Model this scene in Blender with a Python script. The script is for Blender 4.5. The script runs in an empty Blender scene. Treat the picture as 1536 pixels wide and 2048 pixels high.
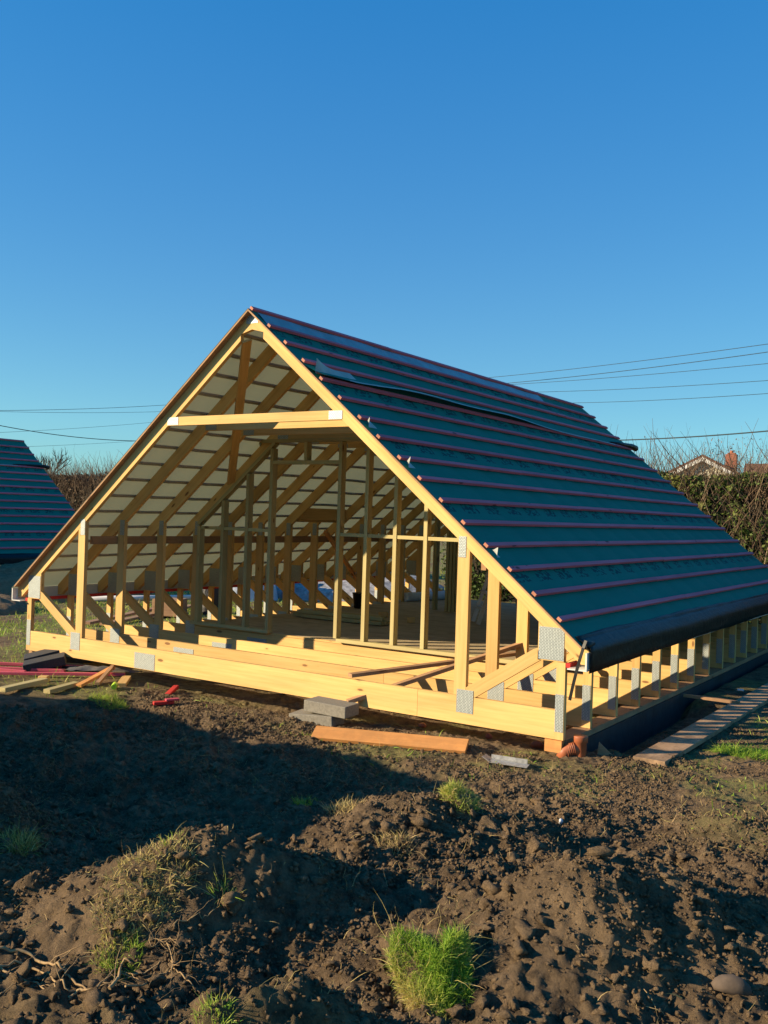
import bpy, math, random
import numpy as np
from mathutils import Vector, Matrix

# ------------------------------------------------------------ camera, sky, sun
SC = bpy.context.scene
COL = SC.collection
R_ = Vector((0.83187038, 0.55401199, 0.03259417))
U_ = Vector((-0.02512118, -0.0210809, 0.99946212))
F_ = Vector((-0.55440111, 0.83224174, 0.00361914))
CAM = Vector((9.4817, -6.8599, 1.6859))
cd = bpy.data.cameras.new('camera'); co = bpy.data.objects.new('camera', cd); COL.objects.link(co)
m = Matrix.Identity(4)
for i in range(3):
    m[i][0] = R_[i]; m[i][1] = U_[i]; m[i][2] = -F_[i]; m[i][3] = CAM[i]
co.matrix_world = m
cd.sensor_fit = 'VERTICAL'; cd.sensor_height = 36; cd.lens = 1895.19 / 2048 * 36
cd.clip_start = .05; cd.clip_end = 2000
SC.camera = co
SUN = Vector((-1.066, -1.0, 0.53)).normalized()
w = bpy.data.worlds.new('World'); SC.world = w; w.use_nodes = True
wn = w.node_tree; bg = wn.nodes['Background']
sk = wn.nodes.new('ShaderNodeTexSky'); sk.sky_type = 'NISHITA'; sk.sun_disc = False
sk.sun_elevation = math.asin(SUN.z); sk.sun_rotation = math.atan2(SUN.x, SUN.y)
sk.altitude = 0; sk.air_density = 1.0; sk.dust_density = 0; sk.ozone_density = 1.6
hs_ = wn.nodes.new('ShaderNodeHueSaturation'); hs_.inputs['Saturation'].default_value = 1.5; hs_.inputs['Hue'].default_value = .503
wn.links.new(sk.outputs[0], hs_.inputs['Color'])
sp1 = wn.nodes.new('ShaderNodeSeparateColor'); cb1 = wn.nodes.new('ShaderNodeCombineColor'); wn.links.new(hs_.outputs[0], sp1.inputs[0])
for q_, (ex_, k_) in enumerate(((.54, .80), (.60, 1.37), (.42, 2.32))):      # gentler sky gradient, as the phone camera renders it
    p_ = wn.nodes.new('ShaderNodeMath'); p_.operation = 'POWER'; p_.inputs[1].default_value = ex_; wn.links.new(sp1.outputs[q_], p_.inputs[0])
    m_ = wn.nodes.new('ShaderNodeMath'); m_.operation = 'MULTIPLY'; m_.inputs[1].default_value = k_; wn.links.new(p_.outputs[0], m_.inputs[0])
    wn.links.new(m_.outputs[0], cb1.inputs[q_])
wn.links.new(cb1.outputs[0], bg.inputs[0]); bg.inputs[1].default_value = .086
ld = bpy.data.lights.new('sun', 'SUN'); ld.energy = 5.0; ld.angle = math.radians(.5); ld.color = (1, .80, .52)
lo = bpy.data.objects.new('sun', ld); COL.objects.link(lo)
lo.rotation_euler = SUN.to_track_quat('Z', 'Y').to_euler()
SC.view_settings.view_transform = 'Standard'; SC.view_settings.look = 'None'
SC.view_settings.exposure = 0.95; SC.view_settings.gamma = 1
rng = np.random.default_rng(7); random.seed(7)

# ------------------------------------------------------------ materials
def newmat(name):
    M = bpy.data.materials.new(name); M.use_nodes = True
    nt = M.node_tree; b = nt.nodes['Principled BSDF']
    return M, nt, b
def N(nt, t, **kw):
    n = nt.nodes.new(t)
    for k, v in kw.items():
        if k.startswith('i_'): n.inputs[int(k[2:]) if k[2:].isdigit() else k[2:].replace('_', ' ')].default_value = v
        else: setattr(n, k, v)
    return n
def math_(nt, op, a, b=None, c=None):
    n = nt.nodes.new('ShaderNodeMath'); n.operation = op
    for i, v in enumerate((a, b, c)):
        if v is None: continue
        if isinstance(v, (int, float)): n.inputs[i].default_value = v
        else: nt.links.new(v, n.inputs[i])
    return n.outputs[0]
def ramp(nt, fac, stops):
    n = nt.nodes.new('ShaderNodeValToRGB'); nt.links.new(fac, n.inputs[0])
    e = n.color_ramp.elements
    while len(e) < len(stops): e.new(.5)
    for k, (p, c) in enumerate(stops):
        e[k].position = p; e[k].color = (*c, 1)
    return n.outputs[0]
def mix(nt, fac, a, b, mode='MIX'):
    n = nt.nodes.new('ShaderNodeMix'); n.data_type = 'RGBA'; n.blend_type = mode
    for s, v in ((0, fac), (6, a), (7, b)):
        if isinstance(v, (int, float)): n.inputs[s].default_value = v
        elif isinstance(v, tuple): n.inputs[s].default_value = (*v, 1)
        else: nt.links.new(v, n.inputs[s])
    return n.outputs[2]
def bump(nt, b, h, strength, dist):
    n = nt.nodes.new('ShaderNodeBump'); n.inputs['Strength'].default_value = strength; n.inputs['Distance'].default_value = dist
    nt.links.new(h, n.inputs['Height']); nt.links.new(n.outputs[0], b.inputs['Normal']); return n
def mapping(nt, src, scale, loc=(0, 0, 0)):
    n = nt.nodes.new('ShaderNodeMapping'); n.inputs['Scale'].default_value = scale; n.inputs['Location'].default_value = loc
    nt.links.new(src, n.inputs[0]); return n.outputs[0]
def noise(nt, vec, scale, detail=4, rough=.55):
    n = nt.nodes.new('ShaderNodeTexNoise'); n.inputs['Scale'].default_value = scale
    n.inputs['Detail'].default_value = detail; n.inputs['Roughness'].default_value = rough
    nt.links.new(vec, n.inputs['Vector']); return n.outputs[0]

def wood(name, light, dark, knot=(.16, .07, .03), rough=.75, knots=True, dirt=0., stamp=False):
    M, nt, b = newmat(name)
    uv = N(nt, 'ShaderNodeUVMap').outputs[0]
    g1 = noise(nt, mapping(nt, uv, (1.6, 38, 1)), 1, 5, .6)
    g2 = noise(nt, mapping(nt, uv, (.9, 5, 1)), 1, 3, .5)
    c = mix(nt, math_(nt, 'MULTIPLY', math_(nt, 'POWER', g1, 1.6), 1.35), light, dark)
    info = N(nt, 'ShaderNodeObjectInfo')
    rv = math_(nt, 'MULTIPLY_ADD', info.outputs['Random'], .26, .86)
    lv = math_(nt, 'MULTIPLY_ADD', g2, .7, .65)
    hs = N(nt, 'ShaderNodeHueSaturation'); nt.links.new(c, hs.inputs['Color'])
    nt.links.new(math_(nt, 'MULTIPLY', rv, lv), hs.inputs['Value']); c = hs.outputs[0]
    if knots:
        v = N(nt, 'ShaderNodeTexVoronoi'); v.inputs['Scale'].default_value = 1
        nt.links.new(mapping(nt, uv, (3.6, 10.5, 1)), v.inputs['Vector'])
        sep = N(nt, 'ShaderNodeSeparateColor'); nt.links.new(v.outputs['Color'], sep.inputs[0])
        rad = math_(nt, 'MULTIPLY_ADD', sep.outputs[0], .27, -.07)
        k = math_(nt, 'MULTIPLY', math_(nt, 'SUBTRACT', rad, v.outputs['Distance']), 18)
        kn = N(nt, 'ShaderNodeClamp'); nt.links.new(k, kn.inputs[0])
        halo = N(nt, 'ShaderNodeClamp'); nt.links.new(math_(nt, 'MULTIPLY', math_(nt, 'SUBTRACT', math_(nt, 'ADD', rad, .12), v.outputs['Distance']), 6), halo.inputs[0])
        c = mix(nt, math_(nt, 'MULTIPLY', halo.outputs[0], .35), c, dark)
        c = mix(nt, math_(nt, 'MULTIPLY', kn.outputs[0], .85), c, knot)
    if dirt:
        geo = N(nt, 'ShaderNodeNewGeometry')
        d = noise(nt, geo.outputs['Position'], 5, 6, .7)
        c = mix(nt, math_(nt, 'MULTIPLY', ramp(nt, d, [(.45, (0, 0, 0)), (.62, (1, 1, 1))]), dirt), c, (.07, .05, .035))
    nt.links.new(c, b.inputs['Base Color']); b.inputs['Roughness'].default_value = rough
    b.inputs['Specular IOR Level'].default_value = .25
    bump(nt, b, g1, .25, .002)
    return M
def plain(name, col, rough=.6, metal=0., nscale=12, var=.25, bmp=.0, spec=.4, col2=None):
    M, nt, b = newmat(name)
    tc = N(nt, 'ShaderNodeTexCoord').outputs['Object']
    n = noise(nt, tc, nscale, 6, .65)
    c2 = col2 or tuple(max(0, x * (1 - var * 2)) for x in col)
    c = mix(nt, ramp(nt, n, [(.3, (0, 0, 0)), (.7, (1, 1, 1))]), c2, col)
    nt.links.new(c, b.inputs['Base Color'])
    b.inputs['Roughness'].default_value = rough; b.inputs['Metallic'].default_value = metal
    b.inputs['Specular IOR Level'].default_value = spec
    if bmp: bump(nt, b, n, .6, bmp)
    return M

PINE = wood('pine', (.69, .46, .185), (.50, .29, .09))
STUD = wood('treated_pine', (.50, .43, .21), (.33, .26, .11))
OLD = wood('weathered_pine', (.46, .28, .15), (.28, .15, .08), dirt=.25)
SCAF = wood('scaffold_board', (.52, .34, .20), (.34, .21, .12), dirt=.6)
ORNG = wood('reddish_board', (.74, .36, .12), (.52, .21, .06), dirt=.2)
PINK = wood('pink_dyed_batten', (.74, .17, .22), (.52, .10, .14), knot=(.1, .03, .03))
PEND = wood('batten_end', (.50, .22, .14), (.36, .14, .09), knots=False)
REDW = wood('red_dyed_timber', (.62, .045, .035), (.42, .03, .03), knots=False)
PKPL = wood('bright_pink_timber', (.62, .12, .16), (.45, .06, .09), knots=False)
GREY = plain('grey_concrete', (.27, .25, .21), .95, nscale=60, var=.2, bmp=.002, spec=.2)
DBLK = plain('dark_block', (.045, .048, .055), .8, nscale=70, var=.2, bmp=.002)
CLAY = plain('clay_pipe', (.42, .13, .055), .5, nscale=8, var=.15)
BLACK = plain('black_plastic', (.005, .007, .010), .42, nscale=9, var=.2, bmp=.02, spec=.25)
STRAP = plain('dark_metal_strap', (.035, .035, .035), .45, .6)
PLIN = plain('blue_membrane', (.02, .045, .06), .42, nscale=7, var=.3, bmp=.01)
UPVC = plain('white_upvc', (.66, .65, .62), .4, nscale=5, var=.08)
ALU = plain('aluminium', (.55, .57, .6), .38, .7, nscale=20, var=.15)
SILV = plain('galvanised_steel', (.45, .46, .47), .5, .5, nscale=30, var=.25)
BRICK = plain('brick', (.36, .13, .08), .9, nscale=25, var=.2)
TILE = plain('roof_tile', (.17, .085, .06), .9, nscale=18, var=.25, bmp=.02)
REND = plain('cream_render', (.66, .62, .5), .9, nscale=6, var=.1)
WHITE = plain('white_tarpaulin', (.62, .66, .72), .4, nscale=6, var=.12, bmp=.03)
LIME = plain('lime_plastic', (.45, .75, .04), .4, nscale=5, var=.1)
BARK = plain('bark', (.10, .075, .055), .9, nscale=20, var=.3)
ROOT = plain('root', (.40, .27, .12), .75, nscale=40, var=.3, col2=(.2, .12, .06))
STONE = plain('stone', (.13, .095, .07), .9, nscale=14, var=.25, bmp=.004)
FLOORM = wood('chipboard', (.52, .42, .27), (.40, .31, .19), knots=False, dirt=.25)
RUBBLE = plain('rubble', (.42, .42, .44), .9, nscale=9, var=.35, bmp=.02)
GLASS = plain('dark_glass', (.03, .035, .04), .1, nscale=3, var=.1)
FABR = plain('dark_bag', (.012, .012, .014), .5, nscale=9, var=.1, bmp=.02)

def plate_mat():
    M, nt, b = newmat('nail_plate_steel')
    uv = N(nt, 'ShaderNodeUVMap').outputs[0]
    br = N(nt, 'ShaderNodeTexBrick'); br.offset = .5
    br.inputs['Scale'].default_value = 1; br.inputs['Brick Width'].default_value = .024
    br.inputs['Row Height'].default_value = .0125; br.inputs['Mortar Size'].default_value = .0026
    br.inputs['Mortar Smooth'].default_value = .3
    br.inputs['Color1'].default_value = (.50, .55, .54, 1); br.inputs['Color2'].default_value = (.40, .45, .45, 1)
    br.inputs['Mortar'].default_value = (.15, .165, .16, 1)
    nt.links.new(uv, br.inputs['Vector'])
    n = noise(nt, uv, 25, 3)
    nt.links.new(mix(nt, math_(nt, 'MULTIPLY', n, .4), br.outputs[0], (.3, .33, .33)), b.inputs['Base Color'])
    b.inputs['Metallic'].default_value = .35; b.inputs['Roughness'].default_value = .5
    bump(nt, b, br.outputs['Fac'], -.8, .004)
    return M
PLATE = plate_mat()

def membrane_mat():
    M, nt, b = newmat('roofing_membrane')
    uv = N(nt, 'ShaderNodeUVMap').outputs[0]                # u = y metres, v = metres down the slope
    sep = N(nt, 'ShaderNodeSeparateXYZ'); nt.links.new(uv, sep.inputs[0])
    U, V = sep.outputs[0], sep.outputs[1]
    n1 = noise(nt, mapping(nt, uv, (1.3, 5, 1)), 1, 5, .6)
    base = mix(nt, n1, (.003, .135, .105), (.006, .185, .142))
    # faint printed marks, one row every 0.843 m
    fv = math_(nt, 'FRACT', math_(nt, 'DIVIDE', V, .843))
    band = math_(nt, 'LESS_THAN', math_(nt, 'ABSOLUTE', math_(nt, 'SUBTRACT', fv, .44)), .085)
    sk_ = math_(nt, 'ADD', U, math_(nt, 'MULTIPLY', V, .35))
    fu = math_(nt, 'LESS_THAN', math_(nt, 'FRACT', math_(nt, 'DIVIDE', sk_, .42)), .62)
    vox = noise(nt, mapping(nt, uv, (22, 26, 1)), 1, 1.5, .5)
    mk = math_(nt, 'MULTIPLY', math_(nt, 'MULTIPLY', band, fu), math_(nt, 'GREATER_THAN', vox, .5))
    base = mix(nt, math_(nt, 'MULTIPLY', mk, .72), base, (.004, .014, .035))
    nt.links.new(base, b.inputs['Base Color']); b.inputs['Roughness'].default_value = .75
    b.inputs['Specular IOR Level'].default_value = .15
    wr = noise(nt, mapping(nt, uv, (2.2, 7, 1)), 1.5, 5, .6)
    bump(nt, b, wr, .55, .018)
    # underside: pale grey-green, lets some sun through
    d = N(nt, 'ShaderNodeBsdfDiffuse'); d.inputs[0].default_value = (.60, .57, .45, 1)
    t = N(nt, 'ShaderNodeBsdfTranslucent'); t.inputs[0].default_value = (.12, .14, .10, 1)
    ms = N(nt, 'ShaderNodeMixShader'); ms.inputs[0].default_value = .45
    nt.links.new(d.outputs[0], ms.inputs[1]); nt.links.new(t.outputs[0], ms.inputs[2])
    geo = N(nt, 'ShaderNodeNewGeometry')
    ms2 = N(nt, 'ShaderNodeMixShader'); nt.links.new(geo.outputs['Backfacing'], ms2.inputs[0])
    nt.links.new(b.outputs[0], ms2.inputs[1]); nt.links.new(ms.outputs[0], ms2.inputs[2])
    nt.links.new(ms2.outputs[0], nt.nodes['Material Output'].inputs[0])
    return M
MEMB = membrane_mat()
PALEM = plain('pale_membrane', (.25, .32, .36), .4, nscale=5, var=.2, bmp=.01)
FLAPM = plain('membrane_back', (.40, .41, .38), .6, nscale=8, var=.15, bmp=.005)

def attr_mat(name, stops, rough=.7, trans=0., spec=.3):
    M, nt, b = newmat(name)
    a = N(nt, 'ShaderNodeAttribute', attribute_name='tint')
    c = ramp(nt, a.outputs['Fac'], stops)
    nt.links.new(c, b.inputs['Base Color']); b.inputs['Roughness'].default_value = rough
    b.inputs['Specular IOR Level'].default_value = spec
    if trans:
        t = N(nt, 'ShaderNodeBsdfTranslucent'); nt.links.new(c, t.inputs[0])
        ms = N(nt, 'ShaderNodeMixShader'); ms.inputs[0].default_value = trans
        nt.links.new(b.outputs[0], ms.inputs[1]); nt.links.new(t.outputs[0], ms.inputs[2])
        nt.links.new(ms.outputs[0], nt.nodes['Material Output'].inputs[0])
    return M
GRASSM = attr_mat('grass_blades', [(0, (.13, .28, .028)), (.4, (.32, .46, .05)), (.7, (.46, .48, .10)), (1, (.58, .43, .18))], .55, .35)
STRAWM = attr_mat('straw_blades', [(0, (.22, .24, .05)), (.4, (.50, .40, .14)), (1, (.50, .34, .17))], .7, .2)
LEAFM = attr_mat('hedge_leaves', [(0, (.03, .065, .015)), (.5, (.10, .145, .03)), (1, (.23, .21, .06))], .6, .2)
TWIGM = attr_mat('twigs', [(0, (.07, .045, .03)), (.6, (.15, .095, .06)), (1, (.26, .19, .12))], .8)
DLEAFM = attr_mat('dark_hedge_leaves', [(0, (.04, .03, .02)), (.5, (.1, .07, .04)), (1, (.17, .11, .07))], .7, .1)

def soil_mat(name, turf):
    M, nt, b = newmat(name)
    pos = N(nt, 'ShaderNodeNewGeometry').outputs['Position']
    n0 = noise(nt, pos, .9, 5, .6); n1 = noise(nt, pos, 9, 6, .7); n2 = noise(nt, pos, 70, 5, .7)
    c = mix(nt, ramp(nt, n1, [(.32, (0, 0, 0)), (.7, (1, 1, 1))]), (.022, .016, .012), (.29, .20, .118))
    c = mix(nt, ramp(nt, n0, [(.45, (0, 0, 0)), (.7, (.45, .45, .45))]), c, (.30, .205, .115))
    if turf:
        a = N(nt, 'ShaderNodeAttribute', attribute_name='turf')
        t = math_(nt, 'MULTIPLY', a.outputs['Fac'], ramp(nt, n1, [(.35, (.25, .25, .25)), (.6, (1, 1, 1))]))
        c = mix(nt, t, c, mix(nt, n2, (.11, .14, .035), (.34, .32, .11)))
    c = mix(nt, ramp(nt, n2, [(.3, (0, 0, 0)), (.75, (.8, .8, .8))]), c, (.36, .245, .14), 'MIX') if not turf else \
        mix(nt, ramp(nt, n2, [(.5, (0, 0, 0)), (.85, (.6, .6, .6))]), c, (.32, .22, .13))
    nt.links.new(c, b.inputs['Base Color']); b.inputs['Roughness'].default_value = .93
    b.inputs['Specular IOR Level'].default_value = .15
    n3 = noise(nt, pos, 22, 10, .8)
    bump(nt, b, n3, 1.0, .05)
    return M
SOIL = soil_mat('soil', True)
CLOD = soil_mat('clod', False)

# ------------------------------------------------------------ mesh helpers
def tag(o, label=None, cat=None, group=None, kind=None):
    if label: o['label'] = label
    if cat: o['category'] = cat
    if group: o['group'] = group
    if kind: o['kind'] = kind
    return o
def empty(name, loc=(0, 0, 0), rz=0, parent=None):
    o = bpy.data.objects.new(name, None); COL.objects.link(o); o.location = loc; o.rotation_euler.z = rz
    o.empty_display_size = .2
    if parent: o.parent = parent
    return o
class MB:
    def __init__(s): s.v = []; s.f = []; s.uv = []; s.mi = []; s.sm = []
    def face(s, idx, uvs, mi=0, sm=False): s.f.append(idx); s.uv.append(uvs); s.mi.append(mi); s.sm.append(sm)
    def hull(s, pts, faces, L=None, W=None, mi=0, emi=None):
        """points + faces; grain runs along L"""
        base = len(s.v); s.v += [tuple(p) for p in pts]
        L = Vector(L or (1, 0, 0)).normalized()
        ou, ov = random.uniform(0, 60), random.uniform(0, 60)
        for f in faces:
            P = [Vector(pts[i]) for i in f]
            n = (P[1] - P[0]).cross(P[2] - P[0])
            if n.length < 1e-12: n = Vector((0, 0, 1))
            n.normalize(); end = abs(n.dot(L)) > .9
            if end:
                a = n.orthogonal().normalized(); bb = n.cross(a)
                uvs = [(p.dot(a) * .3 + ou, p.dot(bb) + ov) for p in P]
            else:
                c = n.cross(L).normalized()
                uvs = [(p.dot(L) + ou, p.dot(c) + ov) for p in P]
            s.face([base + i for i in f], uvs, emi if (end and emi is not None) else mi)
        return s
    def box(s, c, size, rot=None, L=None, mi=0, emi=None, bev=0):
        """box centred at c; L defaults to the longest axis"""
        h = [x / 2 for x in size]; c = Vector(c)
        Rm = rot if rot is not None else Matrix.Identity(3)
        if L is None:
            L = [(1, 0, 0), (0, 1, 0), (0, 0, 1)][max(range(3), key=lambda i: size[i])]
        pts = [c + Rm @ Vector((x * h[0], y * h[1], z * h[2])) for z in (-1, 1) for y in (-1, 1) for x in (-1, 1)]
        fs = [(0, 2, 3, 1), (4, 5, 7, 6), (0, 1, 5, 4), (2, 6, 7, 3), (0, 4, 6, 2), (1, 3, 7, 5)]
        return s.hull(pts, fs, Rm @ Vector(L), mi=mi, emi=emi)
    def beam(s, a, b, wd, th, up=(0, 0, 1), mi=0, emi=None):
        a, b = Vector(a), Vector(b); d = b - a; L = d.length; d.normalize()
        x = d; y = Vector(up).cross(x)
        if y.length < 1e-4: y = Vector((0, 1, 0)).cross(x)
        y.normalize(); z = x.cross(y)
        Rm = Matrix((x, y, z)).transposed()
        return s.box((a + b) / 2, (L, wd, th), Rm, (1, 0, 0), mi, emi)
    def prism(s, poly, y0, y1, L=(1, 0, 0), mi=0):
        """polygon in x,z (counter-clockwise seen from -y), extruded y0..y1"""
        n = len(poly)
        pts = [(x, y0, z) for x, z in poly] + [(x, y1, z) for x, z in poly]
        fs = [tuple(range(n)), tuple(range(2 * n - 1, n - 1, -1))]
        for i in range(n):
            j = (i + 1) % n; fs.append((j, i, n + i, n + j))
        return s.hull(pts, fs, L, mi=mi)
    def tube(s, path, rad, seg=8, mi=0, cap=True, sm=True):
        P = [Vector(p) for p in path]; n = len(P); base = len(s.v)
        rr = rad if isinstance(rad, (list, tuple)) else [rad] * n
        prev = None
        for i, p in enumerate(P):
            t = (P[min(i + 1, n - 1)] - P[max(i - 1, 0)]).normalized()
            a = prev - t * prev.dot(t) if prev is not None else t.orthogonal()
            if a.length < 1e-5: a = t.orthogonal()
            a.normalize(); prev = a; b = t.cross(a)
            for k in range(seg):
                q = 2 * math.pi * k / seg
                s.v.append(tuple(p + (a * math.cos(q) + b * math.sin(q)) * rr[i]))
        for i in range(n - 1):
            for k in range(seg):
                k2 = (k + 1) % seg
                s.face([base + i * seg + k, base + i * seg + k2, base + (i + 1) * seg + k2, base + (i + 1) * seg + k],
                       [(i * .1, k * .05)] * 4, mi, sm)
        if cap:
            s.face([base + k for k in range(seg)][::-1], [(0, 0)] * seg, mi)
            s.face([base + (n - 1) * seg + k for k in range(seg)], [(0, 0)] * seg, mi)
        return s
    def build(s, name, mats, parent=None, bevel=0):
        me = bpy.data.meshes.new(name); me.from_pydata(s.v, [], s.f)
        uvl = me.uv_layers.new(name='UVMap')
        uvl.data.foreach_set('uv', np.array([c for u in s.uv for c in u], dtype=np.float32).ravel())
        me.polygons.foreach_set('material_index', s.mi); me.polygons.foreach_set('use_smooth', s.sm)
        for M in (mats if isinstance(mats, (list, tuple)) else [mats]): me.materials.append(M)
        me.update()
        o = bpy.data.objects.new(name, me); COL.objects.link(o)
        if parent: o.parent = parent
        if bevel:
            bm_ = o.modifiers.new('bevel', 'BEVEL'); bm_.width = bevel; bm_.segments = 2; bm_.limit_method = 'ANGLE'
        return o
def npmesh(name, V, F, mat, attrs=None, parent=None, smooth=False):
    """V (n,3), F (m,k) all the same k"""
    me = bpy.data.meshes.new(name)
    V = np.ascontiguousarray(V, dtype=np.float32); F = np.ascontiguousarray(F, dtype=np.int32); k = F.shape[1]
    me.vertices.add(len(V)); me.vertices.foreach_set('co', V.ravel())
    me.loops.add(F.size); me.loops.foreach_set('vertex_index', F.ravel())
    me.polygons.add(len(F)); me.polygons.foreach_set('loop_start', np.arange(0, F.size, k, dtype=np.int32))
    me.polygons.foreach_set('loop_total', np.full(len(F), k, dtype=np.int32))
    if smooth: me.polygons.foreach_set('use_smooth', np.ones(len(F), dtype=bool))
    me.update(calc_edges=True)
    for an, (dom, arr) in (attrs or {}).items():
        if an == 'UVMap':
            l = me.uv_layers.new(name='UVMap'); l.data.foreach_set('uv', arr[F.ravel()].astype(np.float32).ravel())
        else:
            a = me.attributes.new(an, 'FLOAT', dom); a.data.foreach_set('value', np.asarray(arr, dtype=np.float32))
    me.materials.append(mat); me.validate()
    o = bpy.data.objects.new(name, me); COL.objects.link(o)
    if parent: o.parent = parent
    return o

# ------------------------------------------------------------ value noise in numpy
def vnoise(x, y, f, seed):
    x = np.asarray(x) * f + 137.3 * seed; y = np.asarray(y) * f + 71.7 * seed
    xi = np.floor(x).astype(np.int64); yi = np.floor(y).astype(np.int64); fx = x - xi; fy = y - yi
    fx = fx * fx * (3 - 2 * fx); fy = fy * fy * (3 - 2 * fy)
    def h(a, b):
        n = (a * 374761393 + b * 668265263 + seed * 982451653) & 0x7fffffff
        n = ((n ^ (n >> 13)) * 1274126177) & 0x7fffffff
        return ((n ^ (n >> 16)) & 0xffff) / 65535.0
    return (h(xi, yi) * (1 - fx) + h(xi + 1, yi) * fx) * (1 - fy) + (h(xi, yi + 1) * (1 - fx) + h(xi + 1, yi + 1) * fx) * fy
def fbm(x, y, f, seed, octs=5, g=.55):
    s = 0; a = 1; t = 0
    for o in range(octs): s = s + a * vnoise(x, y, f * 2 ** o, seed + o); t += a; a *= g
    return s / t - .5

# ------------------------------------------------------------ ground
HEAPS = [  # x, y, height, radius along, radius across, angle deg
    (6.55, -3.72, .34, .60, .30, 55),
    (6.75, -2.45, .15, .6, .3, 30),
    (8.05, -3.0, .34, .60, .32, 45),
    (7.50, -4.5, .26, .42, .2, 62),
    (8.9, -2.3, .10, .6, .3, 20),
    (6.9, -2.2, .10, .5, .25, 20),
    (5.2, -4.6, .30, .8, .5, 60),
    (9.6, -1.5, .16, .8, .4, 60),
]
def smooth(a, b, x):
    t = np.clip((x - a) / (b - a), 0, 1); return t * t * (3 - 2 * t)
def ground_base(x, y):
    x = np.asarray(x, float); y = np.asarray(y, float)
    z = np.full(np.broadcast(x, y).shape, -.15)
    near = 1 - smooth(-1.1, -.3, y)                       # disturbed soil in front of the building
    for hx, hy, h, ra, rb, an in HEAPS:
        c, s = math.cos(math.radians(an)), math.sin(math.radians(an))
        u = ((x - hx) * c + (y - hy) * s) / ra; v = (-(x - hx) * s + (y - hy) * c) / rb
        d = u * u + v * v + .35 * fbm(x, y, 1.6, 31, 3)
        z = z + h * np.exp(-d * .9)
    # long spoil bank added out of view at left, shaped to shade the foreground
    bh = np.interp(x, [-4, -2, 0, 2.2, 3.3, 3.9, 4.3, 4.9, 5.5], [0, 1.75, 1.74, 1.66, 1.54, 1.36, 1.0, .45, 0])
    z = z + bh * np.exp(-(np.abs(y + 4.5 + .15 * np.sin(x * 2.1)) / .8) ** 3.2) * (1 + .12 * fbm(x, y, 1.3, 61, 4))
    amp = .05 + .12 * near * smooth(-1, 3, x) * (1 - smooth(11, 16, x))
    z = z + amp * (fbm(x, y, 1.1, 3, 6, .58) + .9 * (.25 - np.abs(fbm(x, y, 1.7, 23, 5, .6))))
    # under the building and its service trench the ground is lower
    inb = smooth(.05, .5, y) * (1 - smooth(8.6, 9.4, y)) * smooth(-.2, .3, x) * (1 - smooth(6.6, 6.75, x))
    z = z - .12 * inb
    tr = smooth(6.60, 6.68, x) * (1 - smooth(7.0, 7.25, x)) * smooth(.45, .95, y) * (1 - smooth(2.9, 3.3, y))
    z = z - .14 * tr
    z = z - .12 * smooth(1.5, 4.5, x) * (1 - smooth(3.6, 4.6, x)) * smooth(-.35, 0, y) * (1 - smooth(.3, .5, y))
    z = z - .13 * (1 - smooth(-3.5, -.8, x))              # falls away to the left
    far = smooth(14, 40, np.hypot(x - 4, y - 2))
    z = z + far * .25 * fbm(x, y, .05, 9, 3)
    return z
DX = .0115
X0, X1, Y0, Y1 = 2.0, 9.9, -5.9, 1.4
fx = np.arange(X0, X1, DX); fy = np.arange(Y0, Y1, DX)
GX, GY = np.meshgrid(fx, fy)
FZ = ground_base(GX, GY)
edge = smooth(X0, X0 + .4, GX) * (1 - smooth(X1 - .4, X1, GX)) * smooth(Y0, Y0 + .3, GY) * (1 - smooth(Y1 - .5, Y1, GY))
calm = .5 + .5 * (1 - smooth(-1.5, -.5, GY))
FZ = FZ + edge * calm * (.10 * fbm(GX, GY, 4.5, 5, 6, .7) + .07 * np.abs(fbm(GX, GY, 9, 6, 4, .7)) + .035 * fbm(GX, GY, 26, 21, 3, .75) - .05 * np.abs(fbm(GX, GY, 3, 16, 3, .6)))
lump = np.zeros_like(FZ)
nl = 16000
lx = rng.uniform(X0 + .2, X1 - .2, nl); ly = rng.uniform(Y0 + .2, Y1 - .3, nl)
lr = .006 + .022 * rng.random(nl) ** 4
keep = (fbm(lx, ly, 1.7, 12, 3) > -.09) | (rng.random(nl) < .25)
for a, b, rr in zip(lx[keep], ly[keep], lr[keep]):
    sc = 1 if b < -1.3 else .55
    rr = rr * sc + .006
    i0, i1 = int((a - rr - X0) / DX), int((a + rr - X0) / DX) + 2
    j0, j1 = int((b - rr - Y0) / DX), int((b + rr - Y0) / DX) + 2
    i0, j0 = max(i0, 0), max(j0, 0)
    sx = (fx[i0:i1] - a) / rr; sy = (fy[j0:j1] - b) / rr
    d = 1 - (sx[None, :] ** 2 + sy[:, None] ** 2)
    hh = np.sqrt(np.clip(d, 0, 1)) * rr * .6
    lump[j0:j1, i0:i1] = np.maximum(lump[j0:j1, i0:i1], hh)
FZ = FZ + lump * edge + .045 * edge * calm * np.clip(fbm(GX, GY, 2.8, 71, 5, .62) * 3, -.6, .6)
def gz(x, y):
    """height of the ground as built"""
    x = np.atleast_1d(np.asarray(x, float)); y = np.atleast_1d(np.asarray(y, float))
    z = ground_base(x, y)
    i = np.clip(((x - X0) / DX).astype(int), 0, len(fx) - 1); j = np.clip(((y - Y0) / DX).astype(int), 0, len(fy) - 1)
    ins = (x > X0) & (x < X1) & (y > Y0) & (y < Y1)
    return np.where(ins, FZ[j, i], z)
def g1(x, y): return float(gz(x, y)[0])
xs = np.concatenate([[-600, -300, -160, -100, -70, -50], np.arange(-40, -12, 1.0), np.arange(-12, X0 - .05, .11), fx, np.arange(X1 + .02, 14, .08), np.arange(14, 30, 1.0), [34, 42, 60, 100, 200, 400, 700]])
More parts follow.
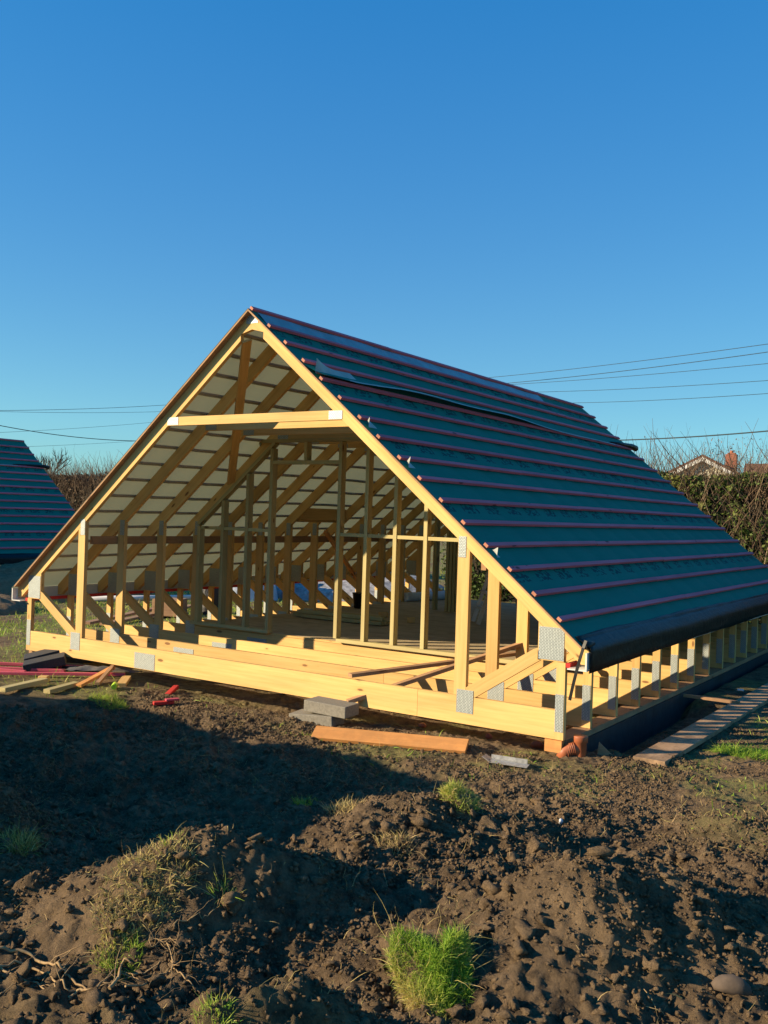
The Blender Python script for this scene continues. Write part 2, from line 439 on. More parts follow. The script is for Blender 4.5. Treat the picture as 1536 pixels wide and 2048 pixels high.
ys = np.concatenate([[-400, -200, -100, -60, -40, -30, -24, -20, -17, -14, -12, -10], np.arange(-9, Y0 - .1, .2), fy, np.arange(Y1 + .02, 5, .07), np.arange(5, 12, .2), np.arange(12.5, 40, 1.2), [44, 52, 65, 90, 140, 250, 500, 900]])
TX, TY = np.meshgrid(xs, ys)
TZ = ground_base(TX, TY)
ia = np.searchsorted(xs, fx[0]); ja = np.searchsorted(ys, fy[0])
TZ[ja:ja + len(fy), ia:ia + len(fx)] = FZ
mid = (TY > 1.4) & (TY < 9)
TZ = np.where(mid, TZ + .03 * fbm(TX, TY, 5, 8, 4), TZ)
nx, ny = len(xs), len(ys)
I = np.arange(nx * ny).reshape(ny, nx)
Fq = np.stack([I[:-1, :-1], I[:-1, 1:], I[1:, 1:], I[1:, :-1]], -1).reshape(-1, 4)
def turfmask(x, y):
    t = np.clip(1 - smooth(-1.5, .8, x) + smooth(8.4, 9.0, x) * smooth(.3, .9, y) + smooth(9, 11, np.hypot(x - 3, y - 4)), 0, 1)
    p = smooth(-.06, .08, fbm(x, y, 1.3, 44, 4)) * smooth(-1.5, -.6, y) * .75
    lf = smooth(-1.6, .6, y) * (1 - smooth(1.0, 4.5, x)) * .55
    return np.clip(np.maximum(t, np.maximum(p, lf)) * smooth(-.22, .1, fbm(x, y, 2.3, 45, 4)), 0, 1)
tm = turfmask(TX, TY)
g = npmesh('ground', np.stack([TX.ravel(), TY.ravel(), TZ.ravel()], -1), Fq, SOIL, {'turf': ('POINT', tm.ravel())}, smooth=True)
tag(g, 'dark disturbed soil with patches of turf', None, None, 'structure')

# loose clods
def ico(sub=2):
    import bmesh
    bm = bmesh.new(); bmesh.ops.create_icosphere(bm, subdivisions=sub, radius=1)
    V = np.array([v.co[:] for v in bm.verts]); F = np.array([[v.index for v in f.verts] for f in bm.faces]); bm.free(); return V, F
IV, IF = ico()
IV1, IF1 = ico(1)
def rocks(name, px, py, rad, mat, seed, flat=.75, sink=.25, parent=None, rough=.28, low=False):
    r = np.random.default_rng(seed); n = len(px); IV_, IF_ = (IV1, IF1) if low else (IV, IF)
    V = np.repeat(IV_[None], n, 0)
    if low: V = V * r.uniform(.65, 1.25, (n, len(IV_), 1))
    for k in range(4):
        d = r.normal(size=(n, 1, 3)); d /= np.linalg.norm(d, axis=2, keepdims=True)
        V = V * (1 + rough * np.sin((V @ d.transpose(0, 2, 1)) * r.uniform(2, 6, (n, 1, 1)) + r.uniform(0, 6, (n, 1, 1))))
    if mat is CLOD:
        for k in range(7):                            # broken faces
            d = r.normal(size=(n, 3, 1)); d /= np.linalg.norm(d, axis=1, keepdims=True)
            ex = np.clip(V @ d - r.uniform(.45, .85, (n, 1, 1)), 0, None); V = V - ex * d.transpose(0, 2, 1)
    sc = r.uniform(.6, 1.4, (n, 1, 3)); sc[:, :, 2] *= flat
    V = V * sc * rad[:, None, None]
    a = r.uniform(0, 6.28, n); c, s = np.cos(a)[:, None], np.sin(a)[:, None]
    X = V[:, :, 0] * c - V[:, :, 1] * s; Y = V[:, :, 0] * s + V[:, :, 1] * c
    V = np.stack([X + px[:, None], Y + py[:, None], V[:, :, 2] + (gz(px, py) + rad * (flat - sink) * .6)[:, None]], -1)
    F = (IF_[None] + (np.arange(n) * len(IV_))[:, None, None]).reshape(-1, 3)
    return npmesh(name, V.reshape(-1, 3), F, mat, parent=parent)
n = 26000
cx = rng.uniform(2.2, 9.8, n); cy = rng.uniform(-5.7, .3, n)
k = (fbm(cx, cy, 1.5, 77, 4) + .16 * rng.random(n) > .02)
k2 = (cy < -.15) | (cx < 1.6)
cx, cy = cx[k & k2], cy[k & k2]
rad = .004 + .022 * rng.random(len(cx)) ** 3.5
rad = np.where(cy > -1.6, rad * .7, rad)
big = (rng.random(len(rad)) < .02) & (cy < -1.2); rad = np.where(big, rng.uniform(.022, .05, len(rad)), rad)
n = 330000
sx_ = rng.uniform(2.6, 9.6, n); sy_ = rng.uniform(-5.5, 2.2, n)
k = ((fbm(sx_, sy_, 2.2, 90, 4) + .2 * rng.random(n)) > .04) & ((sy_ < -.1) | (sx_ > 6.72)) & (np.abs(np.arctan2(-(sx_ - 9.48), sy_ + 6.86) - .588) < .45)
sx_, sy_ = sx_[k], sy_[k]; sr = .003 + .011 * rng.random(len(sx_)) ** 3
tag(rocks('soil_crumbs', sx_, sy_, sr, CLOD, 6, low=True), 'fine dry crumbs of earth covering the dug soil', 'soil crumbs', None, 'stuff')
tag(rocks('soil_clods', cx, cy, rad, CLOD, 5), 'small crumbly brown clods scattered over the dug soil', 'soil clods', None, 'stuff')

# ------------------------------------------------------------ blades
def blades(name, P, Nn, ln, wd, mat, tint, seed, lean=.5, parent=None):
    r = np.random.default_rng(seed); n = len(P)
    d = Nn + lean * r.normal(size=(n, 3)); d /= np.linalg.norm(d, axis=1, keepdims=True)
    s = np.cross(d, r.normal(size=(n, 3))); s /= np.linalg.norm(s, axis=1, keepdims=True)
    bend = r.normal(size=(n, 3)) * .45; bend[:, 2] -= .35
    L = ln[:, None]; W = wd[:, None] / 2
    a = P - s * W; b = P + s * W
    m1 = P + d * L * .5 + bend * L * .12
    m2 = P + d * L * .8 + bend * L * .35
    t = P + d * L + bend * L * .7
    V = np.stack([a, b, m1 - s * W * .85, m1 + s * W * .85, m2 - s * W * .55, m2 + s * W * .55, t - s * W * .1, t + s * W * .1], 1).reshape(-1, 3)
    o = np.arange(n)[:, None] * 8
    F = np.concatenate([o + [[0, 1, 3, 2]], o + [[2, 3, 5, 4]], o + [[4, 5, 7, 6]]], 0)
    return npmesh(name, V, F, mat, {'tint': ('POINT', np.repeat(tint, 8))}, parent=parent)
UPZ = np.array([0, 0, 1.])
# thin grass growing over the rough ground (nobody could count it)
n = 60000
gx = np.concatenate([rng.uniform(-9, 9.5, n), rng.uniform(6.7, 11, n // 4)]); gy = np.concatenate([rng.uniform(-1.6, 9, n), rng.uniform(.5, 8, n // 4)])
tt = turfmask(gx, gy); kk = (rng.random(len(gx)) < tt * .9) & ~((gx > -.1) & (gx < 6.7) & (gy > .0) & (gy < 8.4)) & ~((gx > 6.6) & (gx < 7.5) & (gy > .2))
gx, gy = gx[kk], gy[kk]; n = len(gx)
dist = np.hypot(gx - 9.5, gy + 6.9)
o = blades('sparse_grass', np.stack([gx, gy, gz(gx, gy) - .005], -1), np.repeat(UPZ[None], n, 0), rng.uniform(.02, .07, n) * (.6 + dist / 16), rng.uniform(.003, .006, n) * (.5 + dist / 9), GRASSM, np.clip(rng.normal(.45, .25, n), 0, 1), 3, .7)
tag(o, 'short green and straw coloured grass growing over the rough ground', 'grass', None, 'stuff')
n = 16000
gx = rng.uniform(3, 9.6, n); gy = rng.uniform(-5.6, -.2, n); kk = fbm(gx, gy, 1.8, 52, 4) + .25 * rng.random(n) > .12; gx, gy = gx[kk], gy[kk]; n = len(gx)
o = blades('dead_straw', np.stack([gx, gy, gz(gx, gy) + .002], -1), np.repeat(np.array([[0, 0, .25]]), n, 0), rng.uniform(.02, .09, n), rng.uniform(.0012, .0026, n), STRAWM, rng.uniform(.3, 1, n), 4, .9)
tag(o, 'dry straw and root fibres lying on the dug soil', 'straw', None, 'stuff')

def unproj(px, py, z=None, along=None):
    """point of the ground seen at a full-resolution pixel (used once to read positions off the plan)"""
    d = R_ * ((px - 768) / 1895.19) - U_ * ((py - 1024) / 1895.19) + F_
    if z is not None: return CAM + d * ((z - CAM.z) / d.z)
    t = .8
    while t < 60:
        p = CAM + d * t
        if p.z < g1(p.x, p.y): return p
        t += .02 if t < 9 else .1
    return CAM + d * t

def tuft(px, py, rx, ry, n, lmin, lmax, mat, tmean, label, group='grass tufts growing on the dug soil', mound=.0, cat='grass tuft', name='grass_tuft', wmul=1., lean=.5, seed=0, tgrad=0.):
    c = unproj(px, py); r = np.random.default_rng(100 + seed)
    q = r.uniform(0, 6.283, n); rr = np.sqrt(r.random(n))
    x = rr * np.cos(q) * rx; y = rr * np.sin(q) * ry
    z = gz(x + c.x, y + c.y) - c.z + mound * np.sqrt(np.clip(1 - rr ** 2, 0, 1))
    nn = np.stack([x / rx * .6, y / ry * .6, np.ones(n)], -1)
    tint = np.clip(r.normal(tmean, .2, n) + tgrad * x / rx, 0, 1)
    root = empty(name, c)
    tag(root, label, cat, group)
    blades('blades', np.stack([x, y, z - .004], -1), nn, r.uniform(lmin, lmax, n), r.uniform(.002, .0042, n) * wmul, mat, tint, seed, lean, root)
    if mound:
        V = IV * np.array([rx, ry, mound]) * (1 + .12 * np.sin(IV[:, [0]] * 5 + IV[:, [1]] * 7 + seed))
        V[:, 2] += g1(c.x, c.y) - c.z - .01
        npmesh('soil_clump', V, IF, CLOD, parent=root, smooth=True)
    return root
tuft(290, 1760, .17, .22, 2600, .02, .055, STRAWM, .42, 'long straw coloured grass clump on the near left soil heap', seed=2, lean=1.3, wmul=1.0)
tuft(345, 1690, .04, .04, 90, .02, .05, GRASSM, .5, 'small green shoots among the straw grass of the near left heap', seed=3)
tuft(608, 1612, .09, .05, 330, .03, .07, GRASSM, .5, 'bright green grass tuft on the crest left of the middle', seed=4)
tuft(690, 1620, .12, .09, 500, .03, .08, STRAWM, .6, 'pinkish brown dead grass tuft right of the bright green crest tuft', seed=5, lean=.8)
tuft(918, 1612, .10, .10, 2200, .02, .055, GRASSM, .72, 'rounded yellow green tuft standing alone in the middle of the soil', seed=6, mound=.07)
tuft(38, 1690, .08, .07, 420, .04, .09, STRAWM, .2, 'pale tuft at the left edge of the photo in the shade', seed=7)
tuft(448, 1800, .05, .04, 90, .03, .08, GRASSM, .6, 'green shoots at the tip of a thin root', seed=8)
tuft(235, 1925, .10, .08, 700, .02, .045, GRASSM, .62, 'low green tuft behind the long exposed roots', seed=9, tgrad=-.4)
tuft(215, 1405, .22, .12, 900, .03, .09, GRASSM, .5, 'yellow green grass beside the lime bottle', seed=10)
tuft(1500, 1512, .28, .14, 1500, .04, .11, GRASSM, .25, 'long green grass beside the scaffold boards at the right edge', seed=11)
tuft(785, 1690, .10, .07, 360, .03, .07, STRAWM, .7, 'brown dead grass tuft low in front of the lone round tuft', seed=12, lean=.8)
tuft(430, 2025, .06, .05, 160, .03, .06, GRASSM, .5, 'small green tuft at the bottom edge left of the turf sod', seed=13)
tuft(660, 1425 + 55, .3, .05, 500, .02, .05, GRASSM, .5, 'thin grass strip behind the orange board', seed=14)

# the big turf sod at the bottom
def sod():
    c = unproj(850, 1985)
    root = empty('turf_sod', c)
    tag(root, 'upturned turf sod with long bright green grass at the bottom middle of the photo', 'turf sod')
    r = np.random.default_rng(55)
    # local frame: the sod leans toward the camera on the heap; a = to the right, b = up its face
    a = np.array([.83, .55, 0]); b = np.array([-.42, .60, .68]); b /= np.linalg.norm(b); nrm = np.cross(a, b)
    def shape(u, v):       # u -1..1, v -1..1 ; wide at the top, narrow at the lower right
        wd = .185 - .125 * (1 - v) * .5
        off = .085 * (1 - v) * .5
        return u * wd + off, v * .235 + .03 * u * (v > 0)
    n = 14000
    u = r.uniform(-1, 1, n); v = r.uniform(-1, 1, n) ; k = np.abs(u) ** 3 + np.abs(v) ** 4 < 1; u, v = u[k], v[k]; n = len(u)
    X, Y = shape(u, v); bulge = (.5 + .9 * vnoise(u, v, 2.2, 9)) * .075 * np.sqrt(np.clip(1 - u ** 4, 0, 1)) * np.sqrt(np.clip(1 - v ** 4, 0, 1)) + .02 * vnoise(u, v, 3, 3)
    notch = .075 * np.exp(-((u - .22) / .2) ** 2) * np.clip((v - .2) / .6, 0, 1) + .03 * vnoise(u, v, 4, 5)
    P = X[:, None] * a + (Y - notch)[:, None] * b + bulge[:, None] * nrm
    Nn = nrm * .55 + a * u[:, None] * .5 + b * (v[:, None] * .45) + UPZ * .55
    tint = np.clip(.26 + .70 * np.clip(-(u * .9 + v * .55) + .1, 0, 1) + .25 * (u > .55) * (v > .3) + r.normal(0, .12, n), 0, 1)
    blades('blades', P, Nn, r.uniform(.018, .046, n) * (1 + .6 * (r.random(n) < .08)), r.uniform(.0018, .0034, n), GRASSM, tint, 56, .75, root)
    n2 = 220
    u = r.uniform(-1, 1, n2); v = r.uniform(-1, 1, n2); X, Y = shape(u, v)
    blades('long_blades', X[:, None] * a + Y[:, None] * b + .06 * nrm, nrm * .6 + a * u[:, None] + b * v[:, None] * .8, r.uniform(.08, .15, n2), r.uniform(.0015, .0025, n2), STRAWM, r.uniform(.2, .9, n2), 57, .6, root)
    gu, gv = np.meshgrid(np.linspace(-1, 1, 40), np.linspace(-1, 1, 40)); gu, gv = gu.ravel(), gv.ravel()
    X, Y = shape(gu, gv)
    top = .07 * np.sqrt(np.clip(1 - gu ** 4, 0, 1)) * np.sqrt(np.clip(1 - gv ** 4, 0, 1)) + .02 * fbm(gu, gv, 4, 8)
    Pt = X[:, None] * a + Y[:, None] * b + top[:, None] * nrm
    Pb = X[:, None] * a * .9 + Y[:, None] * b * .9 - .10 * nrm
    I2 = np.arange(1600).reshape(40, 40)
    Ft = np.stack([I2[:-1, :-1], I2[:-1, 1:], I2[1:, 1:], I2[1:, :-1]], -1).reshape(-1, 4)
    rim = np.concatenate([I2[0, :], I2[1:, -1], I2[-1, -2::-1], I2[-2:0:-1, 0]]); r2 = np.roll(rim, -1)
    Fs = np.stack([rim, rim + 1600, r2 + 1600, r2], -1)
    npmesh('soil_core', np.concatenate([Pt, Pb]), np.concatenate([Ft, Ft[:, ::-1] + 1600, Fs]), CLOD, parent=root)
    mb = MB()
    for q in range(16):
        s0 = -.16 * b + a * r.uniform(-.05, .10) + .03 * nrm
        p = [Vector(s0)]; d = Vector(-b * .6 + a * r.uniform(-.8, .4) + nrm * .4)
        for j in range(6):
            d = (d + Vector(r.normal(size=3) * .35)).normalized(); d.z -= .1; p.append(p[-1] + d * .022)
        mb.tube(p, [.0022 - .0003 * i for i in range(7)], 4)
    mb.build('roots', ROOT, root)
sod()

def root_thing(pts, rad, label, zoff=.012, side=0, seed=1, group='roots exposed on the dug soil'):
    """pts: full-resolution pixels along the root"""
    P = [unproj(*q) for q in pts]
    # resample with a spline
    out = []
    for i in range(len(P) - 1):
        p0, p1, p2, p3 = P[max(i - 1, 0)], P[i], P[i + 1], P[min(i + 2, len(P) - 1)]
        for k in range(6):
            t = k / 6
            out.append(.5 * ((2 * p1) + (p2 - p0) * t + (2 * p0 - 5 * p1 + 4 * p2 - p3) * t * t + (3 * p1 - p0 - 3 * p2 + p3) * t ** 3))
    out.append(P[-1])
    r = random.Random(seed)
    for p in out: p.z = max(p.z, g1(p.x, p.y) - .004) + zoff + r.uniform(-.003, .004)
    c = out[0].copy()
    mb = MB(); n = len(out)
    mb.tube([p - c for p in out], [rad * (1 - .6 * i / n) * r.uniform(.9, 1.15) for i in range(n)], 6)
    for j in range(side):
        s = out[r.randrange(2, n - 1)] - c; d = Vector((r.uniform(-1, 1), r.uniform(-1, 1), r.uniform(-.1, .5))).normalized(); q = [s]
        for k in range(5):
            d = (d + Vector((r.uniform(-.5, .5), r.uniform(-.5, .5), r.uniform(-.3, .25)))).normalized(); q.append(q[-1] + d * .03)
        mb.tube(q, [rad * .35 * (1 - k / 8) for k in range(6)], 4)
    o = mb.build('exposed_root', ROOT); o.location = c
    tag(o, label, 'root', group); return o
root_thing([(-12, 1918), (60, 1925), (115, 1940), (140, 1965), (175, 1985)], .0075, 'thickest root curving down to the joint at bottom left', side=3, seed=1)
root_thing([(-12, 1948), (50, 1940), (95, 1958), (125, 1986), (150, 1992)], .0055, 'middle root arching below the thickest one at bottom left', side=2, seed=2)
root_thing([(-5, 1940), (40, 1962), (80, 1978), (118, 2002)], .005, 'lowest grey root of the bundle at bottom left', side=4, seed=3, zoff=.008)
root_thing([(138, 2002), (160, 1990), (195, 1980), (232, 1952), (280, 1955), (320, 1932)], .006, 'root running right from the joint under the green tuft', side=5, seed=4)
root_thing([(218, 1995), (236, 1972), (242, 1948), (262, 1945)], .0075, 'stubby bent root standing below the green tuft', side=2, seed=5, zoff=.03)
root_thing([(250, 1990), (300, 1982), (335, 1965), (345, 1940), (330, 1905), (300, 1890), (305, 1915), (345, 1895)], .004, 'knot of curly roots right of the green tuft', side=22, seed=6, zoff=.03)
root_thing([(342, 1865), (390, 1850), (425, 1830), (440, 1805)], .003, 'thin root leading up to the green shoots', side=3, seed=7)
root_thing([(340, 1935), (365, 1960), (390, 1990), (420, 1996)], .0035, 'thin dark root trailing down right of the root knot', side=3, seed=8)
root_thing([(0, 1995), (25, 1980), (55, 1960)], .0025, 'thin root crossing the grey one in the bottom left corner', seed=9)

def stone(px, py, rad, label, mat=STONE, seed=1, cat='stone', name='stone'):
    c = unproj(px, py)
    o = rocks(name, np.array([c.x]), np.array([c.y]), np.array([rad]), mat, seed, .85, .1, rough=.07 if mat is not CLOD else .2)
    tag(o, label, cat); return o
stone(1465, 1985, .055, 'smooth round brown stone in the bottom right corner', seed=3)
stone(1072, 1708, .045, 'tan clod on top of the soil right of centre', CLOD, 4, 'clod', 'clod')
stone(1205, 1725, .05, 'lit clod on the crest of the big right heap', CLOD, 5, 'clod', 'clod')
stone(1365, 1720, .045, 'lone tan clod to the right of the big heap', CLOD, 6, 'clod', 'clod')
stone(845, 1665, .045, 'large dark shaded clod beneath the lone round tuft', CLOD, 7, 'clod', 'clod')
stone(305, 1845, .03, 'small orange clod below the straw grass clump', CLOD, 8, 'clod', 'clod')
stone(1122, 1645, .014, 'small white pebble in the shaded soil', WHITE, 9, 'pebble', 'pebble')
stone(565, 1372 + 20, .03, 'stone at the dark edge under the front beam', STONE, 10)

# ------------------------------------------------------------ timber building
WD = 6.633; XC = WD / 2; TH = .045; SL = .8306
CS = 1 / math.sqrt(1 + SL * SL); SN = SL * CS
def zlow(x): return .896 + SL * (6.40 - x)           # underside of the right rafter
RV = .165                                            # rafter depth measured vertically
TY_ = [0.0] + [.5536 + .6 * k for k in range(12)] + [7.70, 8.17]
def mir(poly): return [(WD - x, z) for x, z in reversed(poly)]
def rafter_poly(cut=None):
    z0 = .600
    lo = [(6.40 + (.896 - z0) / SL, z0), (6.816, z0), (6.816, zlow(6.816) + RV)]
    ap = [(XC, zlow(XC) + RV), (XC, 3.437), (XC + .145, 3.40), (XC + .145, zlow(XC + .145))]
    return lo + ap
def dirv(s=1): return (s * CS, 0, -SN)
building = empty('timber_roof_building')
tag(building, 'half built attic truss building with bare pine frame and teal battened roof', 'building', 'timber roof buildings on the site')
STUFFP = MB()
def plate(mb, x0, x1, z0, z1, y, vert=False):
    t = .0035; h = .0
    pts = [(x0, y - t, z0), (x1, y - t, z0), (x1, y - t, z1), (x0, y - t, z1), (x0, y, z0), (x1, y, z0), (x1, y, z1), (x0, y, z1)]
    L = (0, 0, 1) if vert else (1, 0, 0)
    mb.hull(pts, [(0, 1, 2, 3), (1, 5, 6, 2), (4, 0, 3, 7), (3, 2, 6, 7), (4, 5, 1, 0)], L)
for ti, y in enumerate(TY_):
    y0, y1 = y, y + TH
    tr = empty('roof_truss', (0, 0, 0), 0, building)
    def part(name, poly, L, ya=y0, yb=y1, mat=PINE): return MB().prism(poly, ya, yb, L).build(name, mat, tr)
    # bottom chord (two lengths butted at a splice), just inside the outer posts
    mb = MB(); sp = 5.314 if ti % 2 == 0 else 4.6
    mb.prism([(.073, 0), (sp - .0015, 0), (sp - .0015, .225), (.073, .225)], y0, y1)
    mb.prism([(sp + .0015, 0), (WD - .073, 0), (WD - .073, .225), (sp + .0015, .225)], y0, y1)
    mb.build('bottom_chord', PINE, tr)
    win = ti == 7                                        # this truss is trimmed for a roof window on the left
    rp = rafter_poly(); part('rafter', rp, dirv(1))
    if win:
        rl = mir(rp); e = 1.02
        f = lambda x: zlow(WD - x)
        part('rafter', [(-.183, .6), (WD - (6.40 + (.896 - .6) / SL), .6), (e, f(e)), (e, f(e) + RV), (-.183, zlow(6.816) + RV)], dirv(-1))
        a = 2.25
        part('rafter', [(a, f(a)), (XC - .145, f(XC - .145)), (XC - .145, 3.40), (XC, 3.437), (XC, zlow(XC) + RV), (a, f(a) + RV)], dirv(-1))
    else:
        part('rafter', mir(rp), dirv(-1))
    # collar
    zc0, zc1 = 2.535, 2.622
    xr = 6.40 + (.896 - zc0) / SL
    dxc = .0 if ti else 0
    cp = [(WD - xr, zc0), (xr, zc0), (xr - (zc1 - zc0) / SL, zc1), (WD - xr + (zc1 - zc0) / SL, zc1)]
    part('collar_tie', cp, (1, 0, 0))
    # inner posts
    pr = [(5.660, .228), (5.770, .228), (5.770, zlow(5.770) - .002), (5.660, zlow(5.660) - .002)]
    part('post', pr, (0, 0, 1)); part('post', mir(pr), (0, 0, 1))
    # outer posts
    po = [(6.560, 0), (WD, 0), (WD, .597), (6.560, .597)]
    part('post', po, (0, 0, 1)); part('post', mir(po), (0, 0, 1))
    # corner block between outer post and rafter
    cb = [(6.40, .600), (6.62, .600), (6.62, zlow(6.62) - .002), (6.40, zlow(6.40) - .002)]
    part('heel_block', cb, (0, 0, 1)); part('heel_block', mir(cb), (0, 0, 1))
    # knee braces
    kb = [(5.772, .228), (5.858, .228), (6.425, .598), (6.398, .69), (6.36, .675), (5.772, .30)]
    part('knee_brace', kb, (1, 0, .66)); part('knee_brace', mir(kb), (-1, 0, .66))
    pl = [('s', 6.560, 6.628, .06, .35, True), ('s', 5.690, 5.845, .09, .28, True), ('s', 6.408, 6.618, .608, .862, True),
          ('s', 5.665, 5.735, 1.362, 1.536, False), ('s', 4.275, 4.430, 2.540, 2.618, True)]
    for kq, (_, a, b, c, d, vt) in enumerate(pl):
        for side in (0, 1):
            xa, xb = (a, b) if side == 0 else (WD - b, WD - a)
            vtt = vt if side == 0 else False
            if ti < 5 or (kq == 0): 
                q = MB(); plate(q, xa, xb, c, d, y0, vtt); q.build('nail_plate', PLATE, tr)
            else: plate(STUFFP, xa, xb, c, d, y0, vtt)
    for (a, b, c, d) in ((1.827, 2.13, .005, .17), (XC - .075, XC + .075, 3.495, 3.578)):
        q = MB() if ti < 5 else STUFFP
        plate(q, a, b, c, d, y0, True)
        if ti < 5: q.build('nail_plate', PLATE, tr)
so = STUFFP.build('nail_plate', PLATE, building); so['kind'] = 'stuff'
YB = 8.29; YF = -.07
def bpart(name, fn, mat, bevel=0):
    mb = MB(); fn(mb); return mb.build(name, mat, building, bevel)
# wall plates, plinths, binders, red eaves battens, packer
for side in (0, 1):
    X = (lambda x: x) if side == 0 else (lambda x: WD - x)
    def bx(mb, xa, xb, ya, yb, za, zb, **k):
        xa, xb = sorted((X(xa), X(xb))); mb.box(((xa + xb) / 2, (ya + yb) / 2, (za + zb) / 2), (xb - xa, yb - ya, zb - za), **k)
    bpart('sole_plate', lambda mb: [bx(mb, 6.50, 6.645, a, b - .003, -.052, -.003) for a, b in ((.05, 2.6), (2.6, 5.2), (5.2, 8.2))], OLD)
    bpart('plinth', lambda mb: bx(mb, 6.50, 6.655, .1, 8.25, -.6, -.056), PLIN)
    bpart('binder', lambda mb: bx(mb, 5.773, 5.818, .2, 8.1, 1.255, 1.345), OLD)
    bpart('eaves_batten', lambda mb: bx(mb, 6.637, 6.672, .0, 8.2, .562, .597), REDW)
    # fascia and soffit board
    bpart('fascia', lambda mb: bx(mb, 6.819, 6.832, YF, YB, .572, .70), UPVC)
    bpart('soffit', lambda mb: bx(mb, 6.676, 6.832, YF, YB, .560, .569), UPVC)
bpart('packer', lambda mb: mb.box((6.555, .03, -.052), (.14, .08, .094)), ORNG)
for px_ in (1.2, 3.3):
    bpart('footing', lambda mb: mb.box((px_, 4.9, -.45), (.3, 6.0, .75)), GREY)
# diagonal wind brace under the left rafters and trimmer of the roof window
def under_left(x, off=0): return zlow(WD - x) - off
def lbrace(mb):
    a = Vector((3.20, .06, under_left(3.20, .014))); b = Vector((1.60, 1.62, under_left(1.60, .014)))
    mb.beam(a, b, .10, .022, up=(-SN, 0, CS))
bpart('wind_brace', lbrace, PINE)
bpart('window_trimmer', lambda mb: mb.prism([(1.025, zlow(WD - 1.025)), (1.07, zlow(WD - 1.07)), (1.07, zlow(WD - 1.07) + RV), (1.025, zlow(WD - 1.025) + RV)], 3.61, 4.74, (0, 1, 0)), PINE)
bpart('window_trimmer', lambda mb: mb.prism([(2.20, zlow(WD - 2.20)), (2.245, zlow(WD - 2.245)), (2.245, zlow(WD - 2.245) + RV), (2.20, zlow(WD - 2.20) + RV)], 3.61, 4.74, (0, 1, 0)), PINE)
# floor
def floor(mb):
    for i in range(10):
        ya = 1.81 + i * .61; off = (i % 2) * 1.2
        xe = [.90] + [x for x in (1.3 + off, 3.7 + off) if x < 5.4] + [5.73]
        for a, b in zip(xe[:-1], xe[1:]):
            mb.box(((a + b) / 2, ya + .3, .239), (b - a - .004, .605, .022))
bpart('floor_deck', floor, FLOORM)
# joist ends packing out the floor edge
bpart('floor_edge_joist', lambda mb: mb.box((3.3, 1.826 - .05, .2385), (4.7, .04, .02)), PINE)
# stud wall with door opening
YW = 1.695; zs = .252
def stud(x, zt, zb=zs + .040, y=YW, w=.045, d=.085): 
    return MB().box((x + w / 2, y + d / 2, (zb + zt) / 2), (w, d, zt - zb), L=(0, 0, 1)).build('stud', STUD, building)
def ztop(x): return min(2.50, zlow(abs(x - XC) + XC) - .05)
for x in (.995, 1.39, 1.783, 2.145): stud(x, ztop(x))
for x in (3.150, 3.525, 3.908, 4.292): stud(x, ztop(x + .045))
for x in (4.70, 5.10, 5.45): pass
def sill(mb):
    mb.box((1.55, YW + .0425, zs + .0195), (1.28, .085, .039))
    mb.box((4.42, YW + .0425, zs + .0195), (2.46, .085, .039))
bpart('wall_sill', sill, STUD)
bpart('wall_noggin', lambda mb: [mb.box(((a + b) / 2, YW + .03, 1.457), (b - a, .045, .038)) for a, b in ((3.197, 3.523), (3.572, 3.906), (3.955, 4.29), (4.339, 5.655))], STUD)
bpart('wall_noggin', lambda mb: [mb.box(((a + b) / 2, YW + .03, 1.463), (b - a, .045, .038)) for a, b in ((1.042, 1.388), (1.437, 1.781), (1.83, 2.143))], STUD)
bpart('door_header', lambda mb: mb.box((2.67, YW + .0425, 2.268), (.955, .085, .042)), STUD)
stud(2.65, 2.50, 2.291)
bpart('wall_head_plate', lambda mb: mb.box((2.67, YW + .0425, 2.522), (1.95, .085, .038)), STUD)
def rake(mb):
    mb.beam((1.0, YW + .0425, ztop(1.0) + .022), (2.2, YW + .0425, zlow(WD - 2.2) - .028), .085, .04)
bpart('wall_rake_plate', rake, STUD)
# rear partition studs seen in the dark of the right bays
for x, yy in ((2.25, 5.75), (2.31, 5.75), (2.37, 5.75), (2.43, 5.75), (2.0, 5.8), (3.6, 7.6), (4.2, 7.6), (4.8, 7.6), (5.2, 7.6), (3.0, 7.6)):
    stud(x, ztop(x), .252, yy, .045, .09)
bpart('rear_noggin', lambda mb: mb.box((4.2, 7.64, 1.35), (2.6, .045, .045)), STUD)
# ---- roof covering: sheets as grids, u along y, v down the slope
ZA = zlow(XC) + RV + .004
def slope_pt(side, s, y, off=0):
    x = XC + side * (s * CS + off * SN); z = ZA - s * SN + off * CS
    return (x, y, z)
def sheet(name, side, s0, s1, y0, y1, fo, mat, ns=30, ny_=90, flip=False, parent=building):
    S, Yg = np.meshgrid(np.linspace(s0, s1, ns), np.linspace(y0, y1, ny_)); O = fo(S, Yg)
    V = np.stack([XC + side * (S * CS + O * SN), Yg, ZA - S * SN + O * CS], -1).reshape(-1, 3)
    I = np.arange(ns * ny_).reshape(ny_, ns)
    F = np.stack([I[:-1, :-1], I[:-1, 1:], I[1:, 1:], I[1:, :-1]], -1).reshape(-1, 4)
    if side < 0: F = F[:, ::-1]
    return npmesh(name, V, F, mat, {'UVMap': ('POINT', np.stack([Yg.ravel(), S.ravel()], -1))}, parent, True)
SE = 4.535                                           # slope length of the sheet
def sag(S, Y):                                       # slight dips between the rafters
    d = np.min(np.abs(Y[..., None] - (np.array(TY_) + TH / 2)), -1)
    return -.011 * np.clip(d / .3, 0, 1) ** 2 + .006 * fbm(S * 1.5, Y, 3, 5, 4) + .004
sheet('roof_membrane', 1, .0, SE, YF, YB, sag, MEMB, 80, 170)
sheet('roof_membrane', -1, .0, SE + .05, YF, YB, sag, MEMB, 80, 170)
